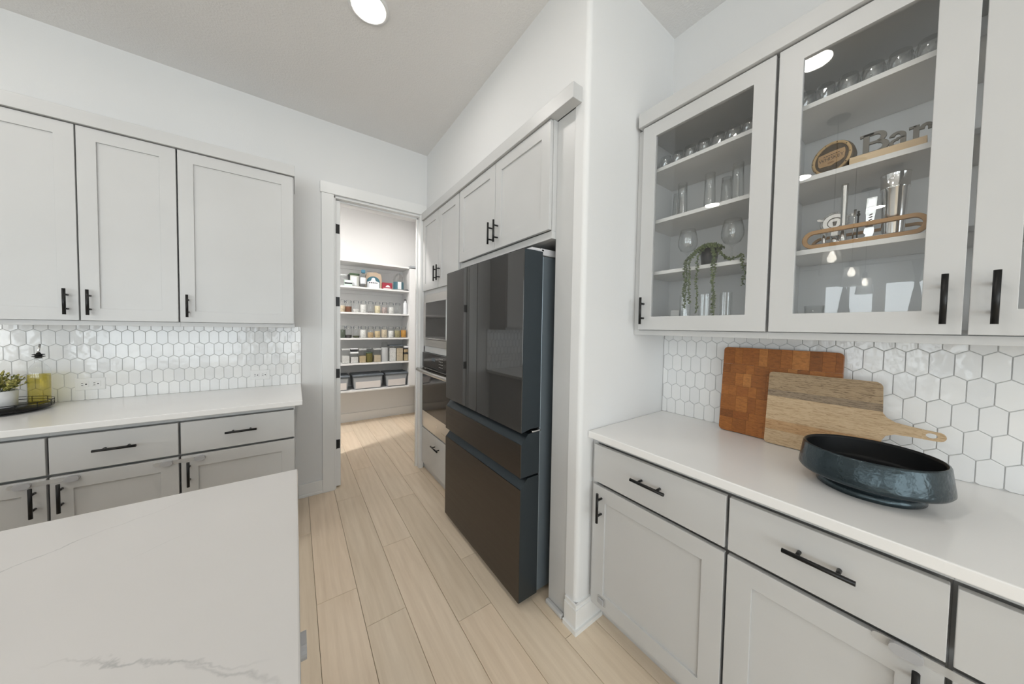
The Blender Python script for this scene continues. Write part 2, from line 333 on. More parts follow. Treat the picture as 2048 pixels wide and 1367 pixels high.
# ------------------------------------------------------------------ backsplash tiles
def clip(poly, f, keep):       # Sutherland-Hodgman against one axis line
    ax, val, sg = f; out = []
    for i, p in enumerate(poly):
        q = poly[(i+1) % len(poly)]; a = (p[ax]-val)*sg; b = (q[ax]-val)*sg
        if a >= 0: out.append(p)
        if a*b < 0: t = a/(a-b); out.append((p[0]+(q[0]-p[0])*t, p[1]+(q[1]-p[1])*t))
    return out
TW, SIDE, TIP, RP, TH = .0480, .0675, .0145, .0820, .0075
def tile_mesh(poly):
    cx = sum(p[0] for p in poly)/len(poly); cy = sum(p[1] for p in poly)/len(poly); n = len(poly); vs = []
    for d, z in ((0, 0), (0, TH-.0014), (.0014, TH)):
        for x, y in poly:
            l = math.hypot(x-cx, y-cy) or 1; vs.append((x-(x-cx)/l*d, y-(y-cy)/l*d, z))
    return MB().add(vs, [tuple(range(2*n, 3*n))]+[(r_*n+i, r_*n+(i+1) % n, r_*n+n+(i+1) % n, r_*n+n+i) for r_ in (0, 1) for i in range(n)]).mesh('tile', 'tile_glaze')
hexa = [(-(TW/2-.0009), -SIDE/2+.0004), (0, -SIDE/2-TIP+.001), (TW/2-.0009, -SIDE/2+.0004), (TW/2-.0009, SIDE/2-.0004), (0, SIDE/2+TIP-.001), (-(TW/2-.0009), SIDE/2-.0004)]
fulltile = tile_mesh(hexa)
def tiles(wall, R, u0, u1, z0, z1, uph, zc, org):    # R: local->world rotation, u grows along local x
    rows = range(-6, 4)
    for rw in rows:
        zz = zc+rw*RP
        if zz+.05 < z0 or zz-.05 > z1: continue
        off = 0 if rw % 2 == 0 else TW/2
        k = math.floor((u0-uph-off)/TW)-1
        while uph+off+k*TW < u1+TW:
            uu = uph+off+k*TW+TW/2; k += 1
            poly = [(x+uu, y+zz) for x, y in hexa]; cut = poly
            for f in ((0, u0, 1), (0, u1, -1), (1, z0, 1), (1, z1, -1)): cut = clip(cut, f, 1) if cut else cut
            if len(cut) < 3: continue
            xs = [p[0] for p in cut]; ys = [p[1] for p in cut]
            if max(xs)-min(xs) < .004 or max(ys)-min(ys) < .004: continue
            same = cut == poly; me = fulltile if same else tile_mesh([(x-uu, y-zz) for x, y in cut])
            o = bpy.data.objects.new('tile', me); COL.objects.link(o); o.parent = wall
            tl = Matrix.Rotation(random.gauss(0, .006), 4, 'X') @ Matrix.Rotation(random.gauss(0, .006), 4, 'Y') if same else Matrix.Identity(4)
            o.matrix_local = Matrix.Translation(org(uu, zz)) @ R @ tl
RL = Matrix(((1, 0, 0, 0), (0, 0, -1, 0), (0, 1, 0, 0), (0, 0, 0, 1))); RR = Matrix(((0, 0, -1, 0), (-1, 0, 0, 0), (0, 1, 0, 0), (0, 0, 0, 1)))
MB().box(-1.33, .0355, YB-.0065, YB-.0005, .914, 1.358).build('grout_bed', 'grout', wall_left)
tiles(wall_left, RL, -1.33, .0345, .9145, 1.357, -.481, 1.280, lambda u, z: Vector((u, YB-.002, z)))
MB().box(XW-.0065, XW-.0005, -.46, YK-.001, .914, 1.358).build('grout_bed', 'grout', wall_right)
tiles(wall_right, RR, -(YK-.002), .46, .9145, 1.357, -.065, 1.281, lambda u, z: Vector((XW-.002, -u, z)))

# ------------------------------------------------------------------ trim
t1 = thing('trim_1', 'white painted door casing around the pantry opening', None, (.62, YB, 0), kind='structure'); del t1['label']
MB().box(.175, OX0, YB-.020, YB, 0, 2.43).build('casing_leg', 'trim_paint', t1, bev=.002); MB().box(OX1-.012, 1.012, YB-.020, YB, 0, 2.43).build('casing_leg', 'trim_paint', t1, bev=.002)
MB().box(.166, 1.030, YB-.026, YB, 2.43, 2.518).build('casing_header', 'trim_paint', t1, bev=.002)
jm = MB().box(OX0, OX0+.012, YB-.004, YB+.114, 0, OZ).box(OX1-.014, OX1, YB-.004, YB+.114, 0, OZ).box(OX0, OX1, YB-.004, YB+.114, OZ-.014, OZ); jm.build('jamb', 'trim_paint', t1, bev=.0015)
MB().box(OX1-.027, OX1-.014, YB+.045, YB+.075, 0, OZ-.014).box(OX0+.012, OX1-.014, YB+.045, YB+.075, OZ-.027, OZ-.014).build('door_stop', 'trim_paint', t1, bev=.002)
d1 = thing('door_1', 'door', None, (.292, 2.9, .01), kind='structure'); del d1['label']
MB().box(.2755, .3095, 2.898, 3.60, .012, 2.40).build('door_leaf', 'trim_paint', d1, bev=.002)
for z in (2.17, 1.571, .971, .372):
    MB().box(.2775, .3045, 2.8955, 2.899, z-.038, z+.038).tube([(.2745, 2.893, z-.04), (.2745, 2.893, z+.04)], .005, 10).build('hinge', 'black_metal', d1, bev=.001)
def baseboard(name, b): return struct(name, b, 'trim_paint', .0025)
baseboard('baseboard_left', MB().box(.012, .175, YB-.014, YB, 0, .108).box(.012, .175, YB-.018, YB, 0, .022))
bb = MB()
for d, z0, z1 in ((.013, 0, .105), (.009, .105, .125), (.022, 0, .02)):
    bb.prism([(XN-d, YK-d), (1.205, YK-d), (1.205, YK), (XN, YK), (XN, .972), (XN-d, .972)], z0, z1)
baseboard('baseboard_niche', bb)

# ------------------------------------------------------------------ cabinets
def shaker(parent, F, u0, u1, v0, v1, pull=None, w=.064, vertical=True, L=.130, glass=False, pname='door'):
    d = MB(F).ring(u0, u1, v0, v1, w, .002, .020).build(pname, 'cabinet_paint', parent, bev=.0012)
    if glass: MB(F).box(u0+w-.006, u1-w+.006, v0+w-.006, v1-w+.006, .008, .012).build('glass_pane', 'pane_glass', d)
    else: MB(F).box(u0+w-.004, u1-w+.004, v0+w-.004, v1-w+.004, .003, .0125).build('panel', 'cabinet_paint', d)
    if pull: bar_pull(MB(F), pull[0], pull[1], L, vertical, .019).build('door_pull', 'black_metal', d)
    return d
def drawer(parent, F, u0, u1, v0, v1, pull, L=.134):
    d = MB(F).box(u0, u1, v0, v1, .002, .020).build('drawer', 'cabinet_paint', parent, bev=.0014)
    bar_pull(MB(F), pull[0], pull[1], L, False, .019).build('drawer_pull', 'black_metal', d); return d
def carcass(parent, F, u0, u1, v0, v1, depth, toe=None, rails=(), stiles=()):
    b = MB(F).box(u0, u1, v0, v1, -depth, -.045)
    for rl in rails: b.box(u0, u1, rl[0], rl[1], -.045, 0)
    lo = max([r_[1] for r_ in rails if r_[0] <= v0+.001], default=v0); hi = min([r_[0] for r_ in rails if r_[1] >= v1-.001], default=v1)
    for (a, c) in stiles: b.box(a, c, lo, hi, -.045, 0)
    if toe: b.box(u0, u1, 0, v0, -depth, -toe)
    return b.build('body', 'cabinet_paint', parent, bev=.001)
# left base run
F = FY(2.270)
for (u0, u1, pu, hu, lab) in ((-1.32, -.900, -1.10, -.934, 'light grey base cabinet at the left picture edge below the tray of oil and plant'), (-.900, -.4945, -.700, -.862, 'light grey base cabinet between two child lock straps on the left run'), (-.4945, -.0035, -.250, -.459, 'light grey base cabinet at the end of the left run beside the pantry doorway')):
    t = thing('base_cabinet', lab, 'cabinet', ((u0+u1)/2, 2.57, 0), 'base cabinets of the left run'); carcass(t, F, u0, u1, .10, .884, .60, .10, [(.862, .884), (.10, .112)], [(-.012, u1)] if u1 > -.01 else [])
    drawer(t, F, u0+.0045, u1-.0045, .692, .857, (pu, .780)); shaker(t, F, u0+.0045, u1-.0045, .115, .679, (hu, .588))
# left uppers
F = FY(2.568)
t = thing('wall_cabinet', 'grey two door wall cabinet at the left edge above the tile backsplash', 'cabinet', (-.90, 2.72, 1.354), 'wall cabinets of the left run'); carcass(t, F, -1.258, -.5505, 1.354, 2.37, .309, None, [(1.354, 1.379)], [(-1.258, -1.252)])
shaker(t, F, -1.254, -.908, 1.380, 2.366, (-.942, 1.473)); shaker(t, F, -.9025, -.5545, 1.380, 2.366, (-.870, 1.473))
t = thing('wall_cabinet', 'grey single door wall cabinet nearest the pantry doorway', 'cabinet', (-.28, 2.72, 1.354), 'wall cabinets of the left run'); carcass(t, F, -.5505, -.0025, 1.354, 2.37, .309, None, [(1.354, 1.379)], [(-.0125, -.0025)])
shaker(t, F, -.5475, -.0075, 1.380, 2.366, (-.513, 1.474))
struct('trim_2', MB().box(-1.27, .002, 2.533, YB-.001, 2.3705, 2.440), 'cabinet_paint', .002)
# bar base run
F = FX(1.130)
for (u0, u1, pu, hu, lab) in ((.365, .9085, .618, .840, 'light grey base cabinet in the bar corner beside the white stub wall'), (-.0365, .365, .160, .003, 'light grey base cabinet under the black bowl, middle of the bar run'), (-.440, -.0365, -.24, -.075, 'light grey base cabinet at the right picture edge of the bar run')):
    t = thing('base_cabinet', lab, 'cabinet', (1.43, (u0+u1)/2, 0), 'base cabinets of the bar'); carcass(t, F, u0, u1, .10, .884, .60, .078, [(.862, .884), (.10, .126)], [(.880, u1)] if u1 > .9 else [])
    hi = u1-.022 if u1 > .9 else u1-.0045
    drawer(t, F, u0+.0045, hi, .690, .857, (pu, .785)); shaker(t, F, u0+.0045, hi, .132, .674, (hu, .590))
# bar glass cabinets
F = FX(1.428)
def glass_cab(lab, u0, u1, doors, loc):
    t = thing('glass_cabinet', lab, 'cabinet', loc, 'glass fronted bar cabinets')
    b = MB(F)
    b.ring(u0, u1, 1.352, 2.37, .038, -.018, -.012); b.box(u0, u1, 1.352, 1.376, -.012, 0)
    if u1 > .9: b.box(u1-.028, u1, 1.376, 2.37, -.012, 0)
    b.box(u0, u0+.017, 1.352, 2.37, -.309, -.018).box(u1-.017, u1, 1.352, 2.37, -.309, -.018)
    b.box(u0+.017, u1-.017, 1.352, 1.372, -.309, -.018).box(u0+.017, u1-.017, 2.352, 2.37, -.309, -.018)
    b.build('body', 'cabinet_paint', t, bev=.0008)
    li = MB(F).box(u0+.017, u1-.017, 1.372, 2.352, -.309, -.300); li.box(u0+.0171, u0+.0178, 1.3725, 2.3515, -.299, -.0185).box(u1-.0178, u1-.0171, 1.3725, 2.3515, -.299, -.0185).box(u0+.0178, u1-.0178, 1.3722, 1.3728, -.299, -.0185); li.build('lining', 'cabinet_inside', t)  # thin pale liner added to brighten the cabinet interior
    for z in (1.6495, 1.9015, 2.1515): MB(F).box(u0+.018, u1-.018, z, z+.0165, -.298, -.030).build('shelf', 'shelf_board', t, bev=.0008)
    for (a, c, hu) in doors: shaker(t, F, a, c, 1.378, 2.365, (hu, 1.470), glass=True)
    return t
glass_cab('grey glass door bar cabinet with trailing plant inside, next to the stub wall', .365, .9085, [(.3695, .8745, .847)], (1.58, .637, 1.352))
glass_cab('grey two door glass bar cabinet holding the Bar sign and cocktail shaker', -.440, .365, [(-.0325, .3605, -.003), (-.4355, -.0415, -.075)], (1.58, -.04, 1.352))
struct('trim_3', MB().box(1.393, XW-.001, -.455, .893, 2.3705, 2.437), 'cabinet_paint', .002)
# tall run: over-fridge, oven tower, gable
F = FX(1.015)
t = thing('fridge_cabinet', 'grey two door cabinet above the black refrigerator', 'cabinet', (1.35, 1.58, 1.81), 'tall cabinets round the fridge'); carcass(t, F, 1.094, 2.0745, 1.812, 2.372, .70, None, [(1.812, 1.849)], [(1.094, 1.102), (2.0665, 2.0745)])
shaker(t, F, 1.0965, 1.5795, 1.852, 2.368, (1.548, 1.951)); shaker(t, F, 1.5835, 2.068, 1.852, 2.368, (1.612, 1.951))
t = thing('oven_cabinet', 'tall grey cabinet holding microwave and wall oven beside the pantry doorway', 'cabinet', (1.35, 2.47, 0), 'tall cabinets round the fridge')
b = MB(F).box(2.0755, 2.872, 1.672, 2.372, -.70, 0).box(2.0755, 2.872, 1.135, 1.192, -.70, 0).box(2.0755, 2.872, .07, .43, -.70, 0).box(2.0755, 2.872, 0, .07, -.70, -.012)
b.box(2.0755, 2.112, .43, 1.672, -.70, 0).box(2.844, 2.872, .43, 1.672, -.70, 0).build('body', 'cabinet_paint', t, bev=.001)
shaker(t, F, 2.0825, 2.4705, 1.710, 2.368, (2.440, 1.83)); shaker(t, F, 2.4745, 2.8555, 1.710, 2.368, (2.505, 1.83))
drawer(t, F, 2.085, 2.850, .075, .412, (2.466, .323), .15)
t = thing('gable_panel', 'grey end panel between the refrigerator and the white stub wall', 'panel', (1.4, 1.04, 0))
MB().box(1.045, 1.72, 1.060, 1.093, 0, 2.372).build('side_board', 'cabinet_paint', t, bev=.001)
MB(FX(1.058)).box(.980, 1.093, 0, 2.372, 0, .018).build('front_stile', 'cabinet_paint', t, bev=.001); MB().box(1.018, 1.040, .981, 1.094, 0, .022).build('shoe_mould', 'cabinet_paint', t, bev=.006, seg=3)
struct('trim_4', MB().box(.980, 1.037, .942, YB-.027, 2.3725, 2.440), 'cabinet_paint', .002)

# ------------------------------------------------------------------ worktops and island
tag(MB().box(-1.34, .034, 2.230, YB-.003, .884, .914).build('countertop', 'quartz_left', bev=.003, org=(-.6, 2.5, .884)), 'white quartz worktop below the left wall cabinets', 'countertop')
tag(MB().box(1.090, XW-.003, -.46, YK-.0015, .884, .914).build('countertop', 'quartz_bar', bev=.003, org=(1.4, .2, .884)), 'white quartz bar worktop carrying the black bowl and boards', 'countertop')
for n in ('quartz_left', 'quartz_bar', 'quartz_island'): pass
tag(MB().box(-3.0, .0035, -.17, 1.173, .884, .914).build('island_countertop', 'quartz_island', bev=.003, org=(0, 0, 0)), 'white veined quartz island top in the lower left foreground', 'countertop')
t = thing('island_cabinet', 'grey island cabinet under the veined quartz top', 'cabinet', (-1.4, .6, 0)); FI = lambda u, v, n: (-.020+n, u, v)
MB().box(-2.9, -.020, .10, 1.14, .10, .884).box(-2.85, -.09, .16, 1.09, 0, .10).build('body', 'cabinet_paint', t, bev=.001)
shaker(t, FI, .11, .618, .12, .872); shaker(t, FI, .622, 1.13, .12, .872)

# ------------------------------------------------------------------ refrigerator
t = thing('refrigerator', 'black french door refrigerator with mirror glass doors and two freezer drawers', 'refrigerator', (1.3, 1.58, 0))
Y0, Y1 = 1.136, 2.022
MB().box(1.004, 1.70, Y0+.008, Y1-.008, .03, 1.735).build('body', 'fridge_body', t, bev=.004)
MB().box(.998, 1.004, Y0+.012, Y1-.012, .05, 1.725).build('gasket', 'rubber', t)
def fdoor(name, y0, y1, z0, z1, glass, lip=True):
    # side profile with slanted finger pull at the chosen edge
    pr = [(.884, z0), (.884, z1), (.997, z1), (.997, z0)]
    if lip and glass: pr = [(.884, z0), (.884, z1), (.997, z1), (.997, z0+.012), (.94, z0+.012)]
    if lip and not glass: pr = [(.884, z0), (.884, z1-.048), (.925, z1), (.997, z1), (.997, z0)]
    d = MB().prism(pr, y0, y1, F=lambda a, b, c: (a, c, b)).build(name, 'fridge_side', t, bev=.0015)
    zt = z1 if glass or not lip else z1-.048
    MB().box(.880, .8845, y0, y1, z0+.0005, zt).build('front_panel', 'fridge_glass' if glass else 'black_steel', d, bev=.0012)
    return d
fdoor('door', Y0, 1.5765, .872, 1.752, True); fdoor('door', 1.5815, Y1, .872, 1.752, True)
fdoor('drawer', Y0, Y1, .652, .862, False); fdoor('drawer', Y0, Y1, .032, .642, False)
MB().box(.93, 1.01, Y0+.004, Y0+.05, 1.753, 1.768).box(.99, 1.09, Y0+.004, Y0+.075, 1.737, 1.770).build('hinge_cover', 'fridge_hinge', t, bev=.004, seg=3)
MB().box(.95, 1.006, Y0+.001, Y0+.02, .862, .871).build('hinge_bracket', 'chrome', t, bev=.002)
for y in (Y0+.06, Y1-.06): MB().lathe([(.018, 0), (.022, .006), (.016, .03)], (1.05, y, 0), 12).build('foot', 'rubber', t)

# ------------------------------------------------------------------ microwave and oven
F = FX(1.013)
t = thing('microwave', 'built-in stainless microwave above the wall oven', 'microwave', (1.25, 2.478, 1.2))
MB(F).box(2.122, 2.836, 1.20, 1.664, -.42, 0).build('body', 'appliance_glass', t); MB(F).ring(2.114, 2.842, 1.194, 1.669, .028, .0, .008, .062).build('trim_frame', 'stainless', t, bev=.001)
dd = MB(F).box(2.28, 2.812, 1.262, 1.606, 0, .022).build('door', 'stainless', t, bev=.002); MB(F).box(2.290, 2.748, 1.272, 1.594, .022, .0245).build('window', 'appliance_glass', dd, bev=.001)
MB(F).ring(2.286, 2.753, 1.268, 1.598, .005, .0215, .025).build('window_trim', 'silver_edge', dd); MB(F).box(2.144, 2.276, 1.262, 1.606, 0, .022).build('control_panel', 'appliance_glass', t, bev=.001)
t = thing('wall_oven', 'built-in stainless wall oven with black glass door and bar handle', 'oven', (1.25, 2.478, .43))
MB(F).box(2.122, 2.836, .436, 1.13, -.5, 0).build('body', 'appliance_glass', t)
cp = MB(F).box(2.114, 2.842, 1.000, 1.133, 0, .020).build('control_panel', 'appliance_glass', t, bev=.0015)
for i in range(4):
    for j in range(3): MB(F).box(2.36+.03*j, 2.372+.03*j, 1.03+.024*i, 1.034+.024*i, .020, .0205).build('button', 'white_plastic', cp)
MB(F).box(2.52, 2.60, 1.07, 1.098, .020, .0207).build('display', 'lid_slate', cp)
dr = MB(F).box(2.114, 2.842, .436, .994, 0, .022).build('door', 'stainless', t, bev=.002); MB(F).box(2.140, 2.816, .584, .990, .022, .026).build('glass', 'appliance_glass', dr, bev=.001)
h = [(2.114+.728*i/12, .972, .066+.012*math.sin(PI*i/12)) for i in range(13)]; MB(F).tube(h, .017, 12).tube([(2.150, .972, .02), (2.150, .972, .068)], .010, 8).tube([(2.806, .972, .02), (2.806, .972, .068)], .010, 8).build('handle', 'stainless', dr)
MB(F).prism([(2.470+.013*math.cos(a*PI/12), .510+.013*math.sin(a*PI/12)) for a in range(24)], .022, .0235).build('emblem', 'silver_edge', dr)
MB(F).box(2.100, 2.842, .418, .434, 0, .012).build('vent_trim', 'stainless', t)

# ------------------------------------------------------------------ child locks
def strap_lock(name, lab, F, u0, u1, pads, v, n=.0205):
    t = thing(name, lab, 'child lock', F((u0+u1)/2, v, n), 'child safety straps')
    def pill(a, c, hgt):
        r_ = hgt/2; return [(a+r_-r_*math.sin(x), v+r_*math.cos(x)) for x in [i*PI/8 for i in range(9)]]+[(c-r_+r_*math.sin(x), v-r_*math.cos(x)) for x in [i*PI/8 for i in range(9)]]
    MB(F).prism(pill(u0, u1, .019), n, n+.0025).build('strap', 'strap_plastic', t)
    for a, c in pads: MB(F).prism(pill(a, c, .024), n+.0026, n+.013).build('pad', 'latch_plastic', t, bev=.003, seg=3)
    return t
F = FY(2.270)
strap_lock('child_lock', 'clear child lock strap joining the two leftmost base cabinet doors', F, -1.004, -.810, [(-.987, -.940), (-.856, -.811)], .662)
strap_lock('child_lock', 'clear child lock strap on the base doors nearest the pantry doorway', F, -.588, -.396, [(-.560, -.518), (-.441, -.399)], .658)
F = FX(1.130)
strap_lock('child_lock', 'clear child lock strap below the bar drawer at lower right', F, -.150, .068, [(-.006, .042), (-.15, -.105)], .672)
t = thing('corner_latch', 'small clear latch at the bottom corner of the bar door by the stub wall', 'child lock', (1.1, .826, .167))
MB(F).box(.806, .846, .150, .186, .0205, .024).build('base', 'strap_plastic', t, bev=.004); MB(F).box(.812, .838, .155, .181, .0242, .031).build('button', 'latch_plastic', t, bev=.004, seg=3)
strap_lock('child_lock', 'clear child lock on the end of the island below the quartz edge', FI, .60, .78, [(.615, .665)], .80, .0205)

# ------------------------------------------------------------------ outlets
def outlet(lab, u, v):
    F = FY(YB-.0085); t = thing('wall_outlet', lab, 'outlet', (u, YB-.0085, v), 'backsplash outlets')
    MB(F).box(u-.056, u+.056, v-.035, v+.035, 0, .005).build('cover_plate', 'white_plastic', t, bev=.002)
    for s in (-.022, .022):
        rc = MB(F).box(u+s-.017, u+s+.017, v-.016, v+.016, .005, .0068).build('receptacle', 'white_plastic', t, bev=.002)
        MB(F).box(u+s-.011, u+s-.003, v+.004, v+.007, .0066, .0072).box(u+s-.011, u+s-.003, v-.008, v-.005, .0066, .0072).prism([(u+s+.007+.0035*math.cos(a*PI/5), v-.0005+.0035*math.sin(a*PI/5)) for a in range(10)], .0066, .0072).build('slots', 'slot_black', rc)
outlet('white outlet on the tile backsplash near the pantry end', -.213, 1.002); outlet('white outlet on the tile backsplash beside the oil bottle', -.987, 1.008)

# ------------------------------------------------------------------ tray, bottle, plant on left worktop
tx, ty = -1.212, 2.69
t = thing('turntable_tray', 'black round wire-railed turntable tray on the left worktop', 'tray', (tx, ty, .914))
MB().lathe([(.10, 0), (.112, .004), (.112, .010)], (tx, ty, .9141), 40).build('foot', 'black_metal', t)
MB().lathe([(.0, .010), (.148, .010), (.156, .014), (.156, .019), (.0, .019)], (tx, ty, .9141), 48, caps=False).build('plate', 'black_metal', t)
for z in (.948, .962): MB().tube([(tx+.155*math.cos(a*PI/24), ty+.155*math.sin(a*PI/24), z) for a in range(48)], .0016, 6, True).build('rail', 'black_metal', t)
for k in range(14): a = k*2*PI/14; MB().tube([(tx+.155*math.cos(a), ty+.155*math.sin(a), .930), (tx+.155*math.cos(a), ty+.155*math.sin(a), .963)], .0015, 6).build('rail_post', 'black_metal', t)
bx, by, bz = -1.112, 2.742, .9335
t = thing('oil_bottle', 'clear glass bottle of yellow oil with pour spout on the tray', 'bottle', (bx, by, bz))
MB().lathe([(.0, 0), (.033, 0), (.0375, .004), (.0375, .160), (.034, .185), (.024, .205), (.0135, .218), (.0125, .245), (.0145, .247), (.0145, .252)], (bx, by, bz), 32, caps=False).build('bottle_glass', 'glassware', t)
MB().lathe([(.0, .003), (.0345, .003), (.0352, .006), (.0352, .158), (.0, .158)], (bx, by, bz), 32, caps=False).build('oil', 'oil', t)
MB().lathe([(.011, .243), (.011, .250), (.021, .251), (.021, .254), (.012, .255), (.012, .260), (.020, .261), (.020, .264), (.008, .266), (.007, .272)], (bx, by, bz), 24).build('stopper', 'black_metal', t)
MB().tube([(bx, by, bz+.265), (bx+.001, by, bz+.285), (bx+.006, by, bz+.318)], [.0055, .005, .0042], 10).build('spout', 'chrome', t)
px, py, pz = -1.224, 2.712, .9335
t = thing('potted_plant', 'white pot of yellow-green leaves on the tray', 'plant', (px, py, pz))
MB().lathe([(.0, 0), (.050, 0), (.054, .004), (.057, .085), (.054, .085), (.052, .075), (.0, .073)], (px, py, pz), 36, caps=False).build('pot', 'ceramic_white', t)
MB().lathe([(.0, .0742), (.0515, .0742)], (px, py, pz), 20, caps=False).build('soil', 'soil', t)
def leaf(mb, p, d, n, L, w):
    d = d.normalized(); s_ = d.cross(n); s_ = s_.normalized() if s_.length > 1e-4 else Vector((1, 0, 0)); n = s_.cross(d)
    q = [p, p+d*L*.35+s_*w+n*L*.05, p+d*L*.75+s_*w*.75+n*L*.08, p+d*L, p+d*L*.75-s_*w*.75+n*L*.08, p+d*L*.35-s_*w+n*L*.05, p+d*L*.5-n*L*.03]
    mb.add([tuple(x) for x in q], [(0, 1, 6), (1, 2, 6), (2, 3, 6), (3, 4, 6), (4, 5, 6), (5, 0, 6)])
lf = MB(); st = MB(); bl = MB(); rg = random.Random(3)
for k in range(46):
    a = rg.uniform(0, 2*PI); r_ = rg.uniform(.0, .04); tilt = rg.uniform(.1, 1.05); L = rg.uniform(.06, .105); p0 = Vector((px+r_*math.cos(a), py+r_*math.sin(a), pz+.074))
    d = Vector((math.cos(a)*math.sin(tilt), math.sin(a)*math.sin(tilt), math.cos(tilt))); p1 = p0+d*L
    st.tube([p0, p0+d*L*.5+Vector((0, 0, .006)), p1], .0008, 4)
    for j in range(12):
        f_ = .25+.75*j/11; pp = p0+d*L*f_; b_ = Vector((rg.gauss(0, 1), rg.gauss(0, 1), rg.gauss(.2, .7))); leaf(lf, pp, d*.7+b_.normalized()*.8, Vector((rg.gauss(0, .4), rg.gauss(0, .4), 1)), rg.uniform(.012, .022), rg.uniform(.003, .005))
for (dx, dy, dz) in ((.005, -.045, .125), (-.05, -.03, .135), (.035, .0, .12), (-.03, .02, .14)):
    for k in range(26):
        d = Vector((rg.gauss(0, 1), rg.gauss(0, 1), rg.gauss(.4, 1))).normalized(); leaf(bl, Vector((px+dx, py+dy, pz+dz)), d, Vector((0, 0, 1)), .019, .006)
st.build('stems', 'stem_green', t); tag(lf.build('foliage', 'leaf_yellow', t), kind='stuff'); tag(bl.build('blossoms', 'blossom', t), kind='stuff')

# ------------------------------------------------------------------ boards and bowl on the bar
def lean(x_bot, x_top, zh, th):           # board plane leaning on the wall: (u,v,n) -> world, u along -Y, v up the board
    an = math.asin((x_top-x_bot)/zh); c_, s_ = math.cos(an), math.sin(an)
    return lambda u, v, n: (x_bot+v*s_-n*c_, -u, .9145+v*c_+n*s_+th*s_*0)
TB = lean(1.668, 1.702, .388, .02); U0, U1, H = -.590, -.203, .388
t = thing('cutting_board', 'dark orange-brown end-grain butcher block board leaning on the tiles', 'cutting board', (1.67, .40, .914))
rg = random.Random(11); v = .0
body = MB(TB).box(U0+.002, U1-.002, .002, H-.002, 0, .020).build('core', 'butcher_block', t, bev=.003)
rows = [.062, .034, .070, .046, .058, .040, .078]; rows = [q*H/sum(rows) for q in rows]; bank = {}
for ri, hh in enumerate(rows):
    u = U0
    while u < U1-1e-4:
        w_ = rg.choice([.030, .036, .044, .052, .060]); e_ = min(u+w_, U1)
        if U1-e_ < .018: e_ = U1
        poly = [(u+.0002, v+.0002), (e_-.0002, v+.0002), (e_-.0002, v+hh-.0002), (u+.0002, v+hh-.0002)]
        cr = .016
        def corner(cxu, cyv, a0): return [(cxu+cr*math.cos(a0+i*PI/2/5), cyv+cr*math.sin(a0+i*PI/2/5)) for i in range(6)]
        if u == U0 and ri == 0: poly = corner(U0+cr, cr, PI)+poly[1:]
        if e_ == U1 and ri == 0: poly = poly[:1]+corner(U1-cr, cr, 1.5*PI)+poly[2:]
        if u == U0 and ri == len(rows)-1: poly = poly[:3]+corner(U0+cr, H-cr, PI/2)
        if e_ == U1 and ri == len(rows)-1: poly = poly[:2]+corner(U1-cr, H-cr, 0)+poly[3:]
        MB(TB).prism(poly, .0002, .0225+rg.uniform(0, .0003)).build('block', 'butcher_block', t)
        u = e_
    v += hh
bpy.data.objects.remove(body)
# paddle board in staves
TP = lean(1.628, 1.668, .300, .016)
def arc(cu, cv, r_, a0, a1, n=6): return [(cu+r_*math.cos(a0+(a1-a0)*i/n), cv+r_*math.sin(a0+(a1-a0)*i/n)) for i in range(n+1)]
BU0, BU1, BH = -.411, -.105, .296
out = arc(BU0+.012, .012, .012, PI, 1.5*PI)+arc(BU1-.012, .012, .012, 1.5*PI, 2*PI)+[(BU1+.001, .082)]+[(BU1+.004, .100), (BU1+.012, .117), (BU1+.030, .127), (BU1+.060, .129), (BU1+.10, .129)]
out += arc(.0105, .1435, .0140, -PI/2, PI/2, 12)+[(BU1+.10, .158), (BU1+.060, .162), (BU1+.030, .167), (BU1+.012, .178), (BU1+.003, .192)]+arc(BU1-.018, BH-.018, .018, 0, PI/2)+arc(BU0+.012, BH-.012, .012, PI/2, PI)
t = thing('paddle_board', 'striped pale wooden paddle board with holed handle leaning on the darker board', 'cutting board', (1.63, .25, .914))
lines = [0, .058, .098, .118, .196, .222, .300]; mats = ['stave_pale', 'stave_warm', 'stave_pale', 'stave_pale', 'stave_dark', 'stave_grey']
